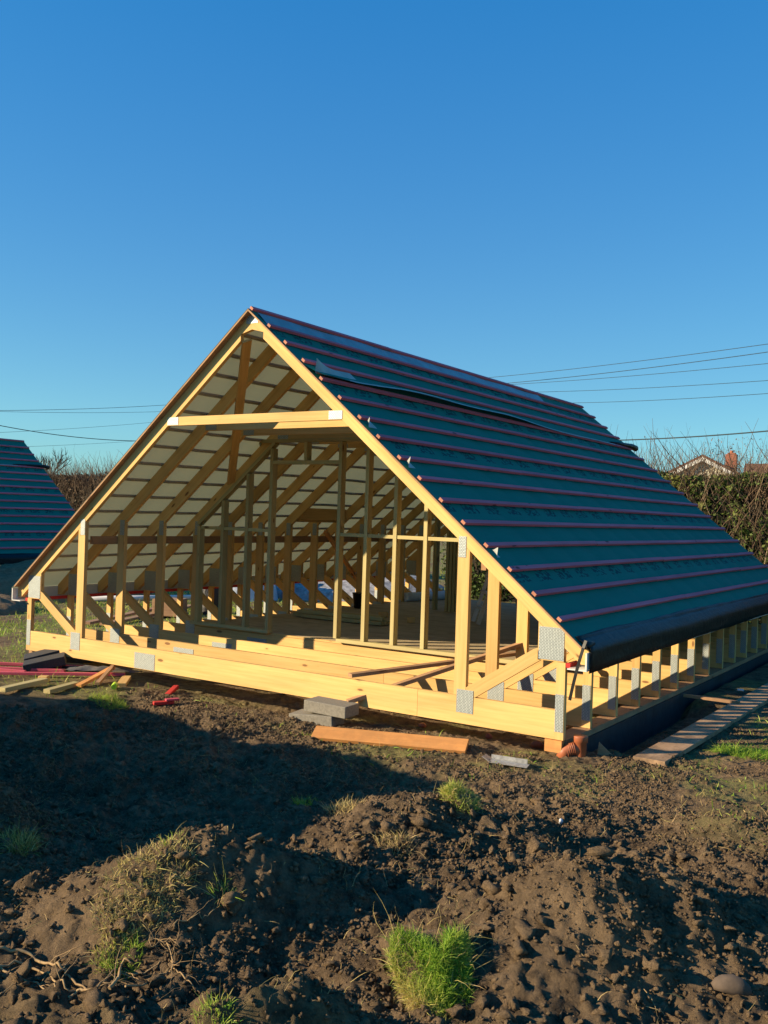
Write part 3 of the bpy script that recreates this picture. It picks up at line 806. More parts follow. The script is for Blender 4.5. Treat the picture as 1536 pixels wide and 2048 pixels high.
for sd in (1, -1):
    mbv = MB(); pz = [slope_pt(sd, 0.012 if sd > 0 else 0.0, 0, -.018), slope_pt(sd, SE - .005, 0, -.018), slope_pt(sd, SE - .005, 0, -.003), slope_pt(sd, 0.012 if sd > 0 else 0.0, 0, -.003)]
    pz = [(q[0], q[2]) for q in pz]
    if sd < 0: pz = pz[::-1]
    mbv.prism(pz, YF + .002, -.002, (sd * CS, 0, -SN)); mbv.build('verge_board', OLD, building)
BO = .009 + .0125
def battens(side, n):
    for k in range(n):
        s = .0528 + .2808 * k - .02
        if side < 0: s += .01
        mb = MB(); ya = YF + random.uniform(.0, .012) + (.05 if side < 0 else 0); yy = [ya]
        L = [2.4, 3.9, 3.0, 3.3][k % 4]
        while yy[-1] + L < YB: yy.append(yy[-1] + L); L = 3.6
        yy.append(YB + random.uniform(-.03, .03))
        x_ = Vector((0, 1, 0)); zz = Vector((side * SN, 0, CS)); yv = zz.cross(x_)
        for a, b in zip(yy[:-1], yy[1:]):
            c = Vector(slope_pt(side, s + random.uniform(-.004, .004), (a + b) / 2, BO + .004))
            tilt = Matrix.Rotation(random.uniform(-.0012, .0012), 3, zz)
            mb.box(c, (b - a - .003, .041, .025), tilt @ Matrix((x_, yv, zz)).transposed(), (1, 0, 0), 0, 1)
        mb.build('roof_batten', [PINK, PEND], building)
battens(1, 16); battens(-1, 16)
# grey strip of membrane laid along the top between the first two battens
sheet('ridge_strip', 1, .075, .285, -.01, 6.4, lambda S, Y: .012 + .006 * np.sin(S * 16) + .007 * fbm(S, Y, 3, 4) + .004 * np.sin(Y * 5), PALEM, 12, 120)
# loose lap between the fourth and fifth batten, lifted at the front
def lapf(S, Y):
    t = np.clip((S - .915) / .26, 0, 1)
    lift = .10 * np.exp(-((Y - 1.5) / 1.1) ** 2) + .085 * np.exp(-((Y - 3.6) / 1.2) ** 2) + .045 * np.exp(-((Y + .07) / .45) ** 2) + .012 + .02 * np.exp(-((Y - 6.5) / 1.4) ** 2)
    return .010 + lift * t ** 1.5 + .004 * fbm(S, Y, 4, 9)
lap = sheet('loose_membrane_lap', 1, .915, 1.165, YF, YB + .05, lapf, MEMB, 14, 160)
hm = sheet('lap_hem', 1, 1.150, 1.172, YF + .4, YB + .05, lambda S, Y: lapf(np.full_like(S, 1.16), Y) + .003 + .006 * vnoise(Y, Y * 0, 3, 4), FLAPM, 3, 160)
def curl(y0, w, l, r0, s0, name='membrane_curl'):
    """corner of the sheet curled back over the batten"""
    na, nb = 14, 10; V = []
    for i in range(nb):
        for j in range(na):
            y = y0 + w * i / (nb - 1); t = j / (na - 1); k = (1 - i / (nb - 1)) ** 1.3
            a = t * 2.6 * k + .05
            V.append(slope_pt(1, s0 - l * t * (1 - .4 * k) , y + .02 * t * k, .03 + r0 * (1 - math.cos(a)) * k))
    I = np.arange(na * nb).reshape(nb, na)
    F = np.stack([I[:-1, :-1], I[:-1, 1:], I[1:, 1:], I[1:, :-1]], -1).reshape(-1, 4)
    npmesh(name, np.array(V), F, FLAPM, parent=building, smooth=True)
curl(-.08, .70, .17, .055, 1.09)
curl(-.085, .13, .11, .035, 1.88)
curl(-.085, .11, .10, .04, 2.43)
curl(-.085, .05, .10, .03, 3.55)
mbq = MB(); mbq.tube([slope_pt(1, 1.10, YB - .9, .03), slope_pt(1, 1.12, YB - .4, .05), slope_pt(1, 1.14, YB, .06), slope_pt(1, 1.16, YB + .14, .05)], [.01, .03, .045, .05], 12); mbq.build('rolled_membrane_end', BLACK, building)
# black eaves tray
def eaves(side):
    prof = [(SE - .115, .007), (SE - .10, .022), (SE - .09, .012), (SE - .08, .016), (SE - .045, .026), (SE - .02, .020)]
    pts = [slope_pt(1, s, 0, o) for s, o in prof]; pts = [(p[0], p[2]) for p in pts]
    pts += [(6.846, .735), (6.853, .70), (6.850, .66), (6.848, .60), (6.847, .560)]
    ny_ = 120; V = []; ya = -.035
    for i in range(ny_):
        y = ya + (YB - ya) * i / (ny_ - 1)
        for j, (x, z) in enumerate(pts):
            wv = (1.0 if j < 2 or j > 7 else .3) * (.014 * (vnoise(y, j * .7, 1.7, 6) - .5) + .012 * (vnoise(y + j * .3, j * .8, 5, 7) - .5))
            if j == 0: z += .03 * (vnoise(y, 0, .9, 8) - .3); x -= .03 * (vnoise(y, 0, .9, 8) - .3)
            if j > len(pts) - 4: z += .002 * max(0, y) * (j - len(pts) + 4) / 3
            if j == len(pts) - 1: z += .025 * (vnoise(y, 3, 1.1, 9) - .5)
            V.append((x + wv, y, z + wv))
    V = np.array(V)
    if side < 0: V[:, 0] = WD - V[:, 0]
    k = len(pts); I = np.arange(k * ny_).reshape(ny_, k)
    F = np.stack([I[:-1, :-1], I[:-1, 1:], I[1:, 1:], I[1:, :-1]], -1).reshape(-1, 4)
    if side < 0: F = F[:, ::-1]
    o = npmesh('eaves_tray', V, F, BLACK, parent=building)
    s = o.modifiers.new('solid', 'SOLIDIFY'); s.thickness = .004; s.offset = -1
eaves(1); 
# bundled roll end of the tray at the front corner
mbr = MB(); mbr.tube([(6.80, -.05, .745), (6.805, .0, .75), (6.80, .05, .75), (6.80, .10, .75), (6.805, .16, .75)], [.022, .034, .032, .026, .006], 10); mbr.build('tray_roll_end', BLACK, building)
# strap hanging from the corner
mbs = MB(); sp_ = [(6.835, -.11, .80), (6.822, -.125, .745), (6.80, -.13, .66), (6.775, -.13, .56), (6.752, -.128, .46), (6.728, -.125, .345)]
for a, b in zip(sp_[:-1], sp_[1:]): mbs.beam(a, Vector(b) + (Vector(b) - Vector(a)) * .02, .004, .024, up=(1, 0, .25))
mbs.build('hanging_strap', STRAP, building)

def copy_tree(o, parent=None):
    c = o.copy(); COL.objects.link(c); c.parent = parent
    for ch in list(o.children): copy_tree(ch, c)
    return c
nb = copy_tree(building); nb.location = (-16.08, .65, -.26)
nb['label'] = 'second battened teal roof cut off by the left edge of the photo'

# ------------------------------------------------------------ things inside
def board(name, a, b, wd, th, mat, label, cat, group=None, up=(0, 0, 1), emat=None):
    a, b = Vector(a), Vector(b); c = (a + b) / 2
    mb = MB(); mb.beam(a - c, b - c, wd, th, up, 0, 1 if emat else None)
    o = mb.build(name, [mat, emat] if emat else mat, bevel=.0015); o.location = c
    tag(o, label, cat, group); return o
for i, (x, y, rz, z, ln) in enumerate(((1.95, 3.45, .05, .285, 1.5), (2.05, 3.36, .02, .285, 1.3), (1.98, 3.42, .07, .335, 1.35), (2.15, 3.6, -.10, .285, 1.1), (2.1, 3.5, .15, .335, .9))):
    d = Vector((math.cos(rz), math.sin(rz), 0)) * ln / 2
    lab = ['longest timber at the bottom of the stack on the floor', 'front timber of the stack on the floor', 'top front timber of the stack on the floor', 'rear bottom timber of the floor stack', 'short slanting timber on top of the floor stack'][i]
    board('timber_length', Vector((x, y, z)) - d, Vector((x, y, z)) + d, .08, .045, STUD, lab, 'timber', 'timbers stacked on the floor deck')
mb = MB(); mb.tube([(0, 0, 0), (.25, 1.0, 0)], .075, 16); o = mb.build('membrane_roll', WHITE); o.location = (1.0, 6.6, .33)
tag(o, 'pale roll of membrane lying at the back of the floor deck', 'roll')
def prop():
    o = MB().beam((0, 0, 0), (-.35, 1.55, -.95), .05, .05).build('raking_prop', ORNG); o.location = (1.02, 4.3, 1.42)
    tag(o, 'thin dark raking prop leaning behind the stud wall', 'prop')
prop()
# step ladder
lad = empty('step_ladder', (3.6, 4.9, .252), -.9)
tag(lad, 'aluminium step ladder standing inside the right bays', 'ladder')
for s in (-1, 1):
    MB().beam((s * .2, -.32, 0), (s * .16, .0, 1.05), .03, .05).build('rail', ALU, lad)
    MB().beam((s * .2, .38, 0), (s * .16, .04, 1.05), .03, .03).build('back_leg', ALU, lad)
for k in range(4): MB().box((0, -.32 + .32 * (k + 1) / 5, 1.05 * (k + 1) / 5), (.36, .08, .02)).build('tread', ALU, lad)
MB().box((0, .02, 1.06), (.38, .16, .03)).build('top_cap', BLACK, lad)
def crate(name, c, size, rz, mat, label, cat):
    o = MB().box((0, 0, size[2] / 2), size).build(name, mat, bevel=.004); o.location = c; o.rotation_euler.z = rz; tag(o, label, cat)
crate('timber_offcut', (2.09, 4.3, .252), (.13, .07, .07), .4, PINE, 'small pale offcut lying behind the floor stack', 'offcut')
crate('timber_offcut', (2.73, 4.02, .252), (.09, .07, .07), .9, PINE, 'tiny offcut alone on the dark floor deck', 'offcut')
mb = MB(); mb.tube([(0, 0, 0), (0, 0, .02), (0, 0, .22), (0, 0, .235)], [.075, .09, .11, .118], 16); o = mb.build('bucket', BLACK); o.location = (1.15, 5.05, .252)
tag(o, 'dark bucket on the floor deck behind the second stud', 'bucket')

# ------------------------------------------------------------ leaning planks, debris in front
board('leaning_plank', (4.66, -.10, .045), (5.72, 1.20, .545), .012 + .06, .035, OLD, 'lower leaning plank resting on the concrete blocks', 'plank', 'planks leaning into the frame')
board('leaning_plank', (4.62, -.02, .262), (5.62, 1.95, .40), .075, .032, OLD, 'upper leaning plank lying across the bottom beams', 'plank', 'planks leaning into the frame')
def blk(c, size, rz, mat, label, tilt=(0, 0), name='concrete_block', cat='concrete block', group=None):
    o = MB().box((0, 0, 0), size).build(name, mat, bevel=.006)
    o.location = c; o.rotation_euler = (tilt[0], tilt[1], rz); tag(o, label, cat, group)
blk((4.42, -.22, -.13), (.44, .215, .13), .10, GREY, 'lower grey concrete block half sunk in the soil', (.03, -.06), group='concrete blocks under the front beam')
blk((4.56, -.20, .0), (.44, .215, .10), .03, GREY, 'upper grey concrete block under the leaning plank', (.02, .02), group='concrete blocks under the front beam')
blk((.42, -.05, -.02), (.44, .215, .1), .9, DBLK, 'top dark block of the pile by the left corner', (.12, -.25), group='dark blocks at the left corner')
blk((.62, -.20, -.06), (.44, .215, .1), .85, DBLK, 'middle dark block leaning in the pile by the left corner', (.1, -.22), group='dark blocks at the left corner')
blk((.72, .02, -.14), (.44, .215, .1), .3, DBLK, 'lowest flat dark block by the left corner', (0, 0), group='dark blocks at the left corner')
board('wide_board', (4.76, -.70, -.105), (5.98, -.33, -.09), .15, .030, ORNG, 'long orange brown board lying on the soil before the front beam', 'board', up=(.1, -.42, .9))
# pink battens pile on the left
for i, (a, b, lab) in enumerate((((-.35, -.75, -.10), (.80, .02, -.11), 'upper pink batten of the pile at the left edge'),
                                ((-.10, -.62, -.09), (1.02, .12, -.10), 'pink batten just below the dark blocks'),
                                ((.05, -.85, -.09), (.72, -.52, -.11), 'short pink batten with its end toward the middle of the pile'),
                                ((.40, -.92, -.11), (1.62, .06, -.10), 'longest pink batten at the bottom of the pile'),
                                ((-.3, -.95, -.11), (.9, -.15, -.12), 'pink batten mostly hidden under the pile'))):
    board('pink_batten', a, b, .045, .028, PKPL, lab, 'batten', 'pink battens piled at the left edge')
board('orange_offcut', (1.72, -.62, -.12), (1.47, .02, -.04), .06, .03, ORNG, 'orange offcut propped on the longest pink batten', 'offcut')
board('orange_offcut', (1.80, -.45, -.11), (1.45, .05, -.02), .04, .03, OLD, 'grey brown offcut behind the orange one', 'offcut')
board('olive_offcut', (1.42, -1.28, -.11), (1.32, -.72, -.10), .09, .045, STUD, 'greenish treated offcut lying at the far left', 'offcut')
board('olive_offcut', (1.70, -.98, -.13), (1.60, -.55, -.12), .08, .04, STUD, 'second greenish offcut right of the far left one', 'offcut')
board('pale_offcut', (1.98, -.30, -.12), (1.72, .0, -.11), .09, .035, PINE, 'pale offcut beside the lime bottle', 'offcut')
blk((1.17, -.62, -.12), (.10, .07, .07), .5, PINE, 'small tan block between the pink battens', name='timber_offcut', cat='offcut')
blk((2.93, -.62, g1(2.93, -.62) + .02), (.19, .055, .03), 1.05, REDW, 'red offcut lying nearest to the shade', (.05, 0), 'red_offcut', 'offcut', 'red offcuts on the soil')
blk((2.98, -.56, g1(2.98, -.56) + .045), (.13, .05, .02), 1.15, PKPL, 'pinkish offcut lying on the nearest red one', (.05, 0), 'red_offcut', 'offcut', 'red offcuts on the soil')
blk((2.50, -.10, g1(2.50, -.10) + .02), (.055, .30, .035), .52, REDW, 'red offcut pointing toward the front beam', (.1, 0), 'red_offcut', 'offcut', 'red offcuts on the soil')
mb = MB(); mb.tube([(0, 0, 0), (.0, .05, 0), (.0, .14, 0), (.0, .165, 0), (.0, .19, 0)], [.026, .03, .03, .012, .012], 12); o = mb.build('bottle', LIME); o.location = (2.10, -.50, -.10); o.rotation_euler.z = .75
tag(o, 'lime green plastic bottle lying on the grass', 'bottle')
# wrinkled sheet at the end of the pink pile
S_, T_ = np.meshgrid(np.linspace(-1, 1, 26), np.linspace(-1, 1, 18))
V = np.stack([1.32 + .30 * S_ + .05 * T_, .02 + .20 * S_ + .09 * T_, -.09 + .05 * (1 - S_ ** 2) * (1 - T_ ** 2) + .06 * fbm(S_, T_, 3, 5)], -1).reshape(-1, 3)
I = np.arange(26 * 18).reshape(18, 26)
o = npmesh('plastic_wrap', V, np.stack([I[:-1, :-1], I[:-1, 1:], I[1:, 1:], I[1:, :-1]], -1).reshape(-1, 4), plain('grey_wrap', (.2, .19, .17), .35, nscale=9, var=.3), smooth=True)
tag(o, 'crumpled grey plastic wrap at the end of the pink battens', 'plastic wrap')
# small bright metal hanger
hang = empty('joist_hanger', (6.42, -.50, g1(6.42, -.50) + .03), .12)
tag(hang, 'bent galvanised joist hanger lying in the soil', 'joist hanger')
MB().box((0, 0, 0), (.30, .07, .003), Matrix.Rotation(.12, 3, 'X')).build('web', SILV, hang)
MB().box((-.17, .02, .012), (.07, .09, .003), Matrix.Rotation(.5, 3, 'Y')).build('flange', SILV, hang)
MB().box((-.01, .045, .018), (.28, .003, .04)).build('side', SILV, hang)
stone(978, 1478, .035, 'orange brick fragment in front of the corner', BRICK, 21, 'brick piece', 'brick_fragment')
stone(845, 1455, .045, 'rounded clay lump half buried under the front beam', CLAY, 22, 'clay lump', 'clay_lump')
stone(1075, 1496, .05, 'flat clay fragment left of the corner packer', CLAY, 23, 'clay piece', 'clay_fragment')
# clay drain pipe with elbow
dp = empty('drain_pipe', (6.735, .10, -.115)); dp.scale = (.86, .86, .9); tag(dp, 'terracotta drain pipe standing with a bend at the building corner', 'drain pipe')
mb = MB(); mb.tube([(0, 0, -.12), (0, 0, .11), (0, 0, .115), (0, 0, .165), (0, 0, .17), (0, 0, .168), (0, 0, .06)], [.055, .055, .064, .066, .064, .054, .052], 28, cap=False); mb.build('socket', CLAY, dp)
mb = MB(); mb.tube([(0, 0, .03), (-.03, -.02, .055), (-.07, -.05, .055), (-.11, -.08, .03), (-.14, -.10, -.03)], [.045, .055, .056, .055, .05], 20); mb.build('bend', CLAY, dp)
mb = MB()
for q in range(5):
    t = q / 4; mb.tube([(-.045 - .05 * t, -.03 - .035 * t, .058 - .03 * t * t), (-.052 - .05 * t, -.035 - .035 * t, .056 - .03 * t * t)], .061, 20)
mb.build('rib', CLAY, dp)
o = MB().prism([(0, 0), (.17, 0), (.02, .14)], 0, .02).build('triangle_offcut', OLD); o.location = (6.82, .22, -.16); o.rotation_euler.z = .45
tag(o, 'pale triangular offcut standing beside the drain pipe', 'offcut')
# scaffold boards
sb = MB(); c0 = Vector((7.24, 2.6, 0))
o = MB().box((0, 0, 0), (.25, 4.6, .038)).build('scaffold_board', SCAF, bevel=.003); o.location = (7.235, 2.62, -.125); o.rotation_euler = (0, 0, -.015)
tag(o, 'muddy scaffold board forming a walkway along the right side', 'scaffold board')
board('cross_batten', (6.60, 3.13, -.085), (7.20, 3.20, -.10), .05, .03, OLD, 'thin batten bridging from the wall plate to the scaffold board', 'batten')
blk((7.02, 4.0, -.10), (.07, .03, .02), .3, WHITE, 'small white scrap beside the right wall plate', name='white_scrap', cat='scrap')

# ------------------------------------------------------------ left side behind the frame
mb = MB(); mb.tube([(0, 0, 0), (1.3, 2.5, 0)], .055, 14); o = mb.build('white_pipe', UPVC); o.location = (-5.9, 5.4, -.16)
tag(o, 'white plastic pipe lying in the grass behind the left posts', 'pipe')
for i, (a, b, lab) in enumerate((((-2.9, 3.2, -.2), (-4.3, 6.5, -.2), 'nearer long plank on the grass behind the left posts'), ((-2.6, 3.3, -.2), (-3.9, 6.6, -.2), 'farther long plank on the grass behind the left posts'))):
    board('ground_plank', a, b, .14, .04, OLD, lab, 'plank', 'planks on the grass behind the frame')
def heap(name, c, rx, ry, h, mat, label, cat, seed, kind=None):
    u, v = np.meshgrid(np.linspace(-1, 1, 50), np.linspace(-1, 1, 50)); d = np.clip(1 - u * u - v * v, 0, 1)
    z = h * np.sqrt(d) * (1 + .5 * fbm(u, v, 2.5, seed, 4)) + .3 * h * fbm(u, v, 7, seed) * d - .12 * (d == 0)
    V = np.stack([u * rx, v * ry, z], -1).reshape(-1, 3); I = np.arange(2500).reshape(50, 50)
    o = npmesh(name, V, np.stack([I[:-1, :-1], I[:-1, 1:], I[1:, 1:], I[1:, :-1]], -1).reshape(-1, 4), mat, smooth=True)
    o.location = c; tag(o, label, cat, None, kind); return o
heap('tarpaulin', (-4.9, 9.0, -.3), .9, .8, .95, WHITE, 'white tarpaulin bundle seen between the left posts', 'tarpaulin', 3)
heap('bin_bag', (-2.85, 6.0, -.3), .18, .22, .85, FABR, 'tall black sack standing behind the left posts', 'sack', 4)
heap('rubble_pile', (-4.6, 12.0, -.32), 3.4, 2.2, .75, RUBBLE, 'grey white rubble pile beyond the left side of the frame', 'rubble pile', 5)
blk((-3.1, 5.2, -.08), (.5, .4, .3), .4, OLD, 'brown box on the grass behind the third left post', name='wooden_box', cat='box')
heap('spoil_heap', (-8.0, 6.5, -.35), 1.9, 2.4, .75, CLOD, 'dark spoil heap between the two buildings', 'spoil heap', 6)
heap('spoil_heap', (-6.3, 3.4, -.35), 1.2, 1.0, .38, CLOD, 'low dark spoil heap left of the corner post', 'spoil heap', 8)
def van():
    r = empty('car', (-19.6, 18.5, -.3), .5); tag(r, 'pale car roof just showing between the two roofs', 'car')
    MB().prism([(-2, .35), (2, .35), (2.05, .9), (1.2, 1.0), (.7, 1.5), (-1.2, 1.52), (-1.9, 1.05), (-2.1, .9)], -.8, .8).build('body', ALU, r, bevel=.06)
    MB().prism([(-1.65, 1.08), (1.05, 1.05), (.65, 1.44), (-1.15, 1.45)], -.81, .81).build('window', GLASS, r)
    for x in (-1.3, 1.3):
        for y in (-.78, .78): MB().tube([(x, y - .1, .32), (x, y + .1, .32)], .32, 18).build('wheel', BLACK, r)
van()

# ------------------------------------------------------------ hedges, tree, house, cables
def quads(name, P, size, mat, tint, seed, parent=None):
    r = np.random.default_rng(seed); n = len(P)
    a = r.normal(size=(n, 3)); a /= np.linalg.norm(a, axis=1, keepdims=True)
    b = np.cross(a, r.normal(size=(n, 3))); b /= np.linalg.norm(b, axis=1, keepdims=True)
    s = size[:, None]
    V = np.stack([P - a * s, P + b * s * .5, P + a * s, P - b * s * .5], 1).reshape(-1, 3)
    return npmesh(name, V, np.arange(n * 4).reshape(n, 4), mat, {'tint': ('POINT', np.repeat(tint, 4))}, parent)
def twigs(name, P, D, ln, rad, mat, tint, seed, parent=None, seg=5, wob=.25):
    """many thin three-sided tapering twigs"""
    r = np.random.default_rng(seed); n = len(P); pts = [P]; d = D.copy()
    for k in range(seg):
        d = d + r.normal(size=(n, 3)) * wob * .5; d /= np.linalg.norm(d, axis=1, keepdims=True)
        pts.append(pts[-1] + d * (ln / seg)[:, None])
    a = np.cross(D, np.array([.3, .2, .9])); a /= np.linalg.norm(a, axis=1, keepdims=True) + 1e-9; b = np.cross(D, a)
    V = []
    for k, p in enumerate(pts):
        rr = (rad * (1 - .75 * k / seg))[:, None]
        for q in range(3):
            V.append(p + (a * math.cos(2.094 * q) + b * math.sin(2.094 * q)) * rr)
    V = np.stack(V, 1); K = V.shape[1]; base = (np.arange(n) * K)[:, None]; F = []
    for k in range(seg):
        for q in range(3):
            F.append(base + np.array([[k * 3 + q, k * 3 + (q + 1) % 3, k * 3 + 3 + (q + 1) % 3, k * 3 + 3 + q]]))
    return npmesh(name, V.reshape(-1, 3), np.concatenate(F), mat, {'tint': ('POINT', np.repeat(tint, K))}, parent)
def hedge(name, x0, x1, y0, y1, zt, nleaf, ntw, label, leafm, seed, lsz=.05, tw_h=(.3, .9), tips=0):
    r = np.random.default_rng(seed); root = empty(name, ((x0 + x1) / 2, (y0 + y1) / 2, -.3)); ox, oy, oz = root.location
    tag(root, label, 'hedge')
    def top(x, y): return zt + .3 * fbm(x, y, .6, seed, 4) + .12 * fbm(x, y, 3, seed, 2)
    # solid dark inner mass filling the hedge behind its leaves
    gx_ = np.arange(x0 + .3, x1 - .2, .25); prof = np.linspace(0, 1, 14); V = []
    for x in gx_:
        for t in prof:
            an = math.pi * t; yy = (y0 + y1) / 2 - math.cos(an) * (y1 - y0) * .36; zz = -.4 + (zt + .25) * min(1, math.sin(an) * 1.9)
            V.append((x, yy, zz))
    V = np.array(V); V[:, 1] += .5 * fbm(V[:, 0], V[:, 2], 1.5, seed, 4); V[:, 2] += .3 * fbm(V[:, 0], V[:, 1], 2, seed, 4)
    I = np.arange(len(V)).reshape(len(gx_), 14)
    npmesh('inner_mass', V - np.array([ox, oy, oz]), np.stack([I[:-1, :-1], I[:-1, 1:], I[1:, 1:], I[1:, :-1]], -1).reshape(-1, 4), plain('hedge_inner', (.03, .026, .016), .95, nscale=6, var=.4, bmp=.1), parent=root)
    x = r.uniform(x0, x1, nleaf); face = r.random(nleaf)
    y = np.where(face < .75, y0 + np.abs(r.normal(0, .28, nleaf)), r.uniform(y0, y1, nleaf))
    y = y + .45 * fbm(x, face, 1.4, seed + 3, 3)
    z = np.where(face < .75, r.uniform(-.2, 1, nleaf) ** 1 * top(x, y), top(x, y) - np.abs(r.normal(0, .2, nleaf)))
    clump = fbm(x * 1.0, z, 1.7, seed + 5, 4); k = clump + .35 * r.random(nleaf) > .02
    x, y, z, clump = x[k], y[k], z[k], clump[k]
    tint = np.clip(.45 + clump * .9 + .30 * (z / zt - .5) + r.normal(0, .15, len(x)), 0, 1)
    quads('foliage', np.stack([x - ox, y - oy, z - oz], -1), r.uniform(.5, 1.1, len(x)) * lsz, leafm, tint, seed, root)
    n = ntw; x = r.uniform(x0, x1, n); fr = r.random(n) < .5
    y = np.where(fr, y0 + r.uniform(-.15, .3, n), r.uniform(y0, y1, n)); z = np.where(fr, r.uniform(.2, 1, n) * zt, top(x, y) - .45)
    D = np.stack([r.normal(0, .45, n), r.normal(0, .3, n) - .3 * fr, np.ones(n)], -1); D /= np.linalg.norm(D, axis=1, keepdims=True)
    twigs('twigs', np.stack([x - ox, y - oy, z - oz], -1), D, r.uniform(*tw_h, n), r.uniform(.004, .011, n), TWIGM, r.random(n), seed, root)
    if tips:
        n = tips; x = r.uniform(x0, x1, n); y = r.uniform(y0, y1, n); P = np.stack([x - ox, y - oy, top(x, y) + r.uniform(0, 1, n) ** 1.5 * .75 - oz], -1)
        kk = fbm(x, y, .8, 99, 3) > 0
        quads('seed_heads', P[kk], r.uniform(.012, .028, kk.sum()), TWIGM, r.uniform(0, .6, kk.sum()), seed + 1, root)
    return root
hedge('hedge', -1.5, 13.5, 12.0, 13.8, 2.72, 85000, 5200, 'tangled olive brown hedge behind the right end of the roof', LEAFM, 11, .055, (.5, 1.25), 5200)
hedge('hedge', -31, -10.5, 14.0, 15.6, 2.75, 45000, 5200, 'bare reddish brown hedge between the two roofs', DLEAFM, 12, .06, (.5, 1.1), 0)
def bare_tree(loc, h, spread, seed):
    root = empty('bare_tree', loc); tag(root, 'leafless tree crown rising behind the left roof', 'tree')
    r = random.Random(seed); tr = MB(); br = MB()
    def grow(p, d, ln, rad, lv):
        q = [p]; n = 4
        for k in range(n):
            d = (d + Vector((r.uniform(-.25, .25), r.uniform(-.25, .25), r.uniform(-.05, .2)))).normalized(); q.append(q[-1] + d * ln / n)
        (tr if lv == 0 else br).tube(q, [rad * (1 - .12 * k) for k in range(n + 1)], 6 if lv < 2 else 3, cap=False)
        if lv >= 5 or len(br.v) > 90000: return
        for k in range(3 if lv < 3 else 4):
            s = q[r.randrange(2, n + 1)]
            e = (d + Vector((r.uniform(-1, 1), r.uniform(-1, 1), r.uniform(-.3, .8))) * spread).normalized()
            grow(s, e, ln * r.uniform(.55, .75), rad * .55, lv + 1)
    grow(Vector((0, 0, 0)), Vector((0, 0, 1)), h * .38, .16, 0)
    tr.build('trunk', BARK, root); br.build('crown', BARK, root)
bare_tree((-24.3, 17.0, -.3), 5.1, .75, 5)

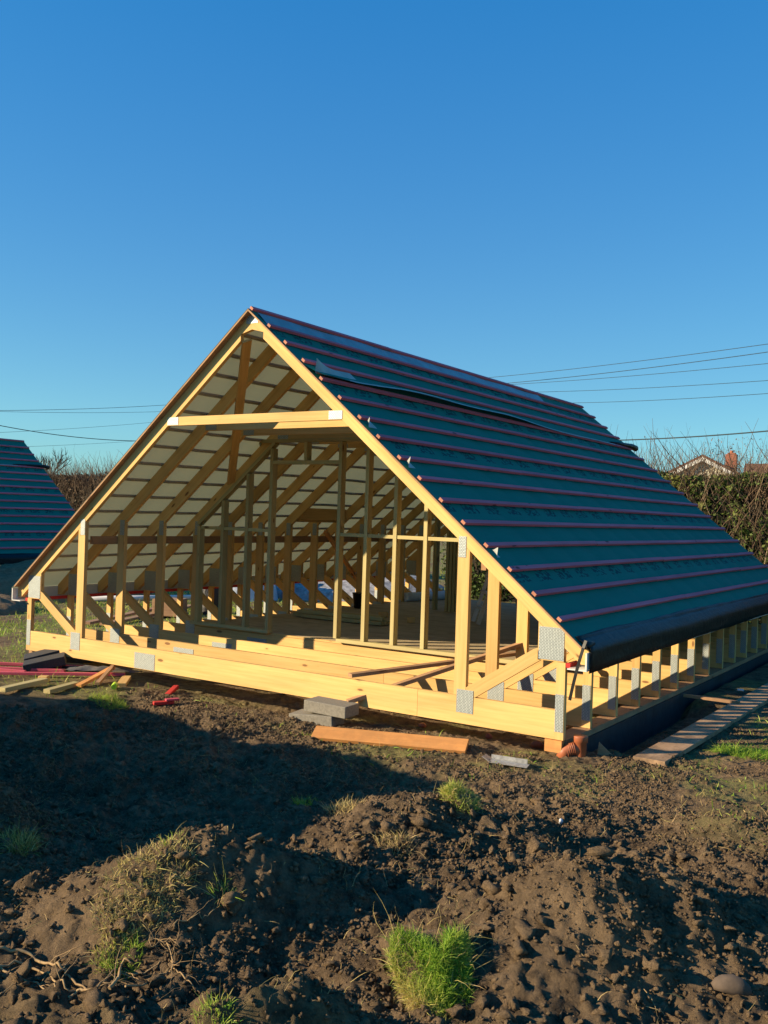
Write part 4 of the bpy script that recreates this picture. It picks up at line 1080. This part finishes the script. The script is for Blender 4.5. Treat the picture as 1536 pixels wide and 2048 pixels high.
def house():
    root = empty('bungalow', (-4.87, 46.2, -.3), .12); tag(root, 'red tiled bungalow with pale gable above the right hedge', 'house')
    zr = 5.75; hw = 3.4; ze = zr - hw * .52
    MB().prism([(-hw, 0), (hw, 0), (hw, ze), (0, zr - .12), (-hw, ze)], 0, 6, (1, 0, 0)).build('wall', REND, root)
    for s in (-1, 1):
        t = .14
        P = [(0, -.4, zr), (s * (hw + .35), -.4, ze - .18), (s * (hw + .35), 6.2, ze - .18), (0, 6.2, zr)]
        Q = [(a, b, c + t) for a, b, c in P]
        mb = MB(); mb.hull(P + Q, [(0, 1, 2, 3), (4, 7, 6, 5), (0, 4, 5, 1), (1, 5, 6, 2), (2, 6, 7, 3), (3, 7, 4, 0)]); mb.build('roof', TILE, root)
        P = [(0, -.43, zr - .22), (s * (hw + .3), -.43, ze - .38), (s * (hw + .3), -.43, ze - .16), (0, -.43, zr)]
        mb = MB(); mb.hull(P + [(a, b + .04, c) for a, b, c in P], [(0, 1, 2, 3), (4, 7, 6, 5), (0, 4, 5, 1), (1, 5, 6, 2), (2, 6, 7, 3), (3, 7, 4, 0)]); mb.build('bargeboard', UPVC, root)
    # main range to the right
    MB().box((9, 5, 1.55), (15, 6, 3.1)).build('wall', REND, root)
    P = [(1.6, 1.4, 3.0), (20, 1.4, 3.0), (20, 5.2, 5.75), (1.6, 5.2, 5.75), (1.6, 9, 3.0), (20, 9, 3.0)]
    mb = MB(); mb.hull(P, [(0, 1, 2, 3), (3, 2, 5, 4), (0, 3, 4), (1, 5, 2), (0, 4, 5, 1)]); mb.build('roof', TILE, root)
    ch = empty('chimney', (0, 0, 0), 0, root)
    MB().box((1.15, 2.6, 5.35), (.6, .6, 1.5)).build('stack', BRICK, ch); MB().box((1.15, 2.6, 6.12), (.42, .42, .12)).build('cap', BRICK, ch)
    MB().tube([(1.15, 2.6, 6.15), (1.15, 2.6, 6.32)], .10, 10).build('chimney_pot', CLAY, ch)
    for x in (5, 9, 13): MB().box((x, 1.97, 1.7), (1.4, .08, 1.1)).build('window', GLASS, root)
    MB().box((0, -.03, 2.0), (1.8, .08, 1.2)).build('window', GLASS, root)
house()
WIREM = plain('cable', (.02, .035, .04), .6, nscale=4, var=.1)
def cable(p0, p1, dist0, dist1, rad, sagm, label, ext=.6):
    """a cable through the directions of two photo points at the given distances"""
    def at(p, D):
        d = R_ * ((p[0] - 768) / 1895.19) - U_ * ((p[1] - 1024) / 1895.19) + F_
        return CAM + d * (D / math.hypot(d.x, d.y))
    a, b = at(p0, dist0), at(p1, dist1); e = (b - a) * ext; a, b = a - e, b + e
    P = []
    for k in range(41):
        t = k / 40; p = a.lerp(b, t); tt = (t - .5) * 2 * (.5 + ext); p.z -= sagm * (1 - (tt / .5) ** 2); P.append(p)
    c = P[0].copy(); o = MB().tube([p - c for p in P], rad, 5).build('overhead_cable', WIREM); o.location = c
    tag(o, label, 'cable', 'overhead cables crossing the sky')
cable((980, 755), (1536, 688), 85, 62, .020, .12, 'topmost thin cable in the right sky')
cable((1020, 766), (1536, 704), 85, 62, .024, .12, 'second cable from the top in the right sky')
cable((1020, 769), (1536, 727), 85, 62, .018, .10, 'third cable from the top, branching from the second', .5)
cable((1080, 784), (1536, 761), 85, 62, .018, .10, 'fourth cable from the top in the right sky')
cable((1136, 806), (1536, 787), 85, 62, .018, .10, 'fifth cable just above the roof end in the right sky')
cable((1250, 880), (1536, 862), 30, 26, .018, .03, 'lowest and thickest cable running to the roof end at right', .5)
cable((0, 821), (330, 810), 80, 90, .018, .1, 'upper of two close cables in the left sky')
cable((0, 823), (330, 823), 80, 90, .014, .1, 'lower of two close cables in the left sky')
cable((0, 851), (280, 882), 45, 50, .018, .15, 'steepest cable sloping down over the left roof')
cable((60, 862), (300, 845), 80, 90, .012, .05, 'faint cable rising to the right below the steep one')
cable((60, 893), (300, 880), 80, 90, .011, .05, 'lowest faint cable above the left hedge')
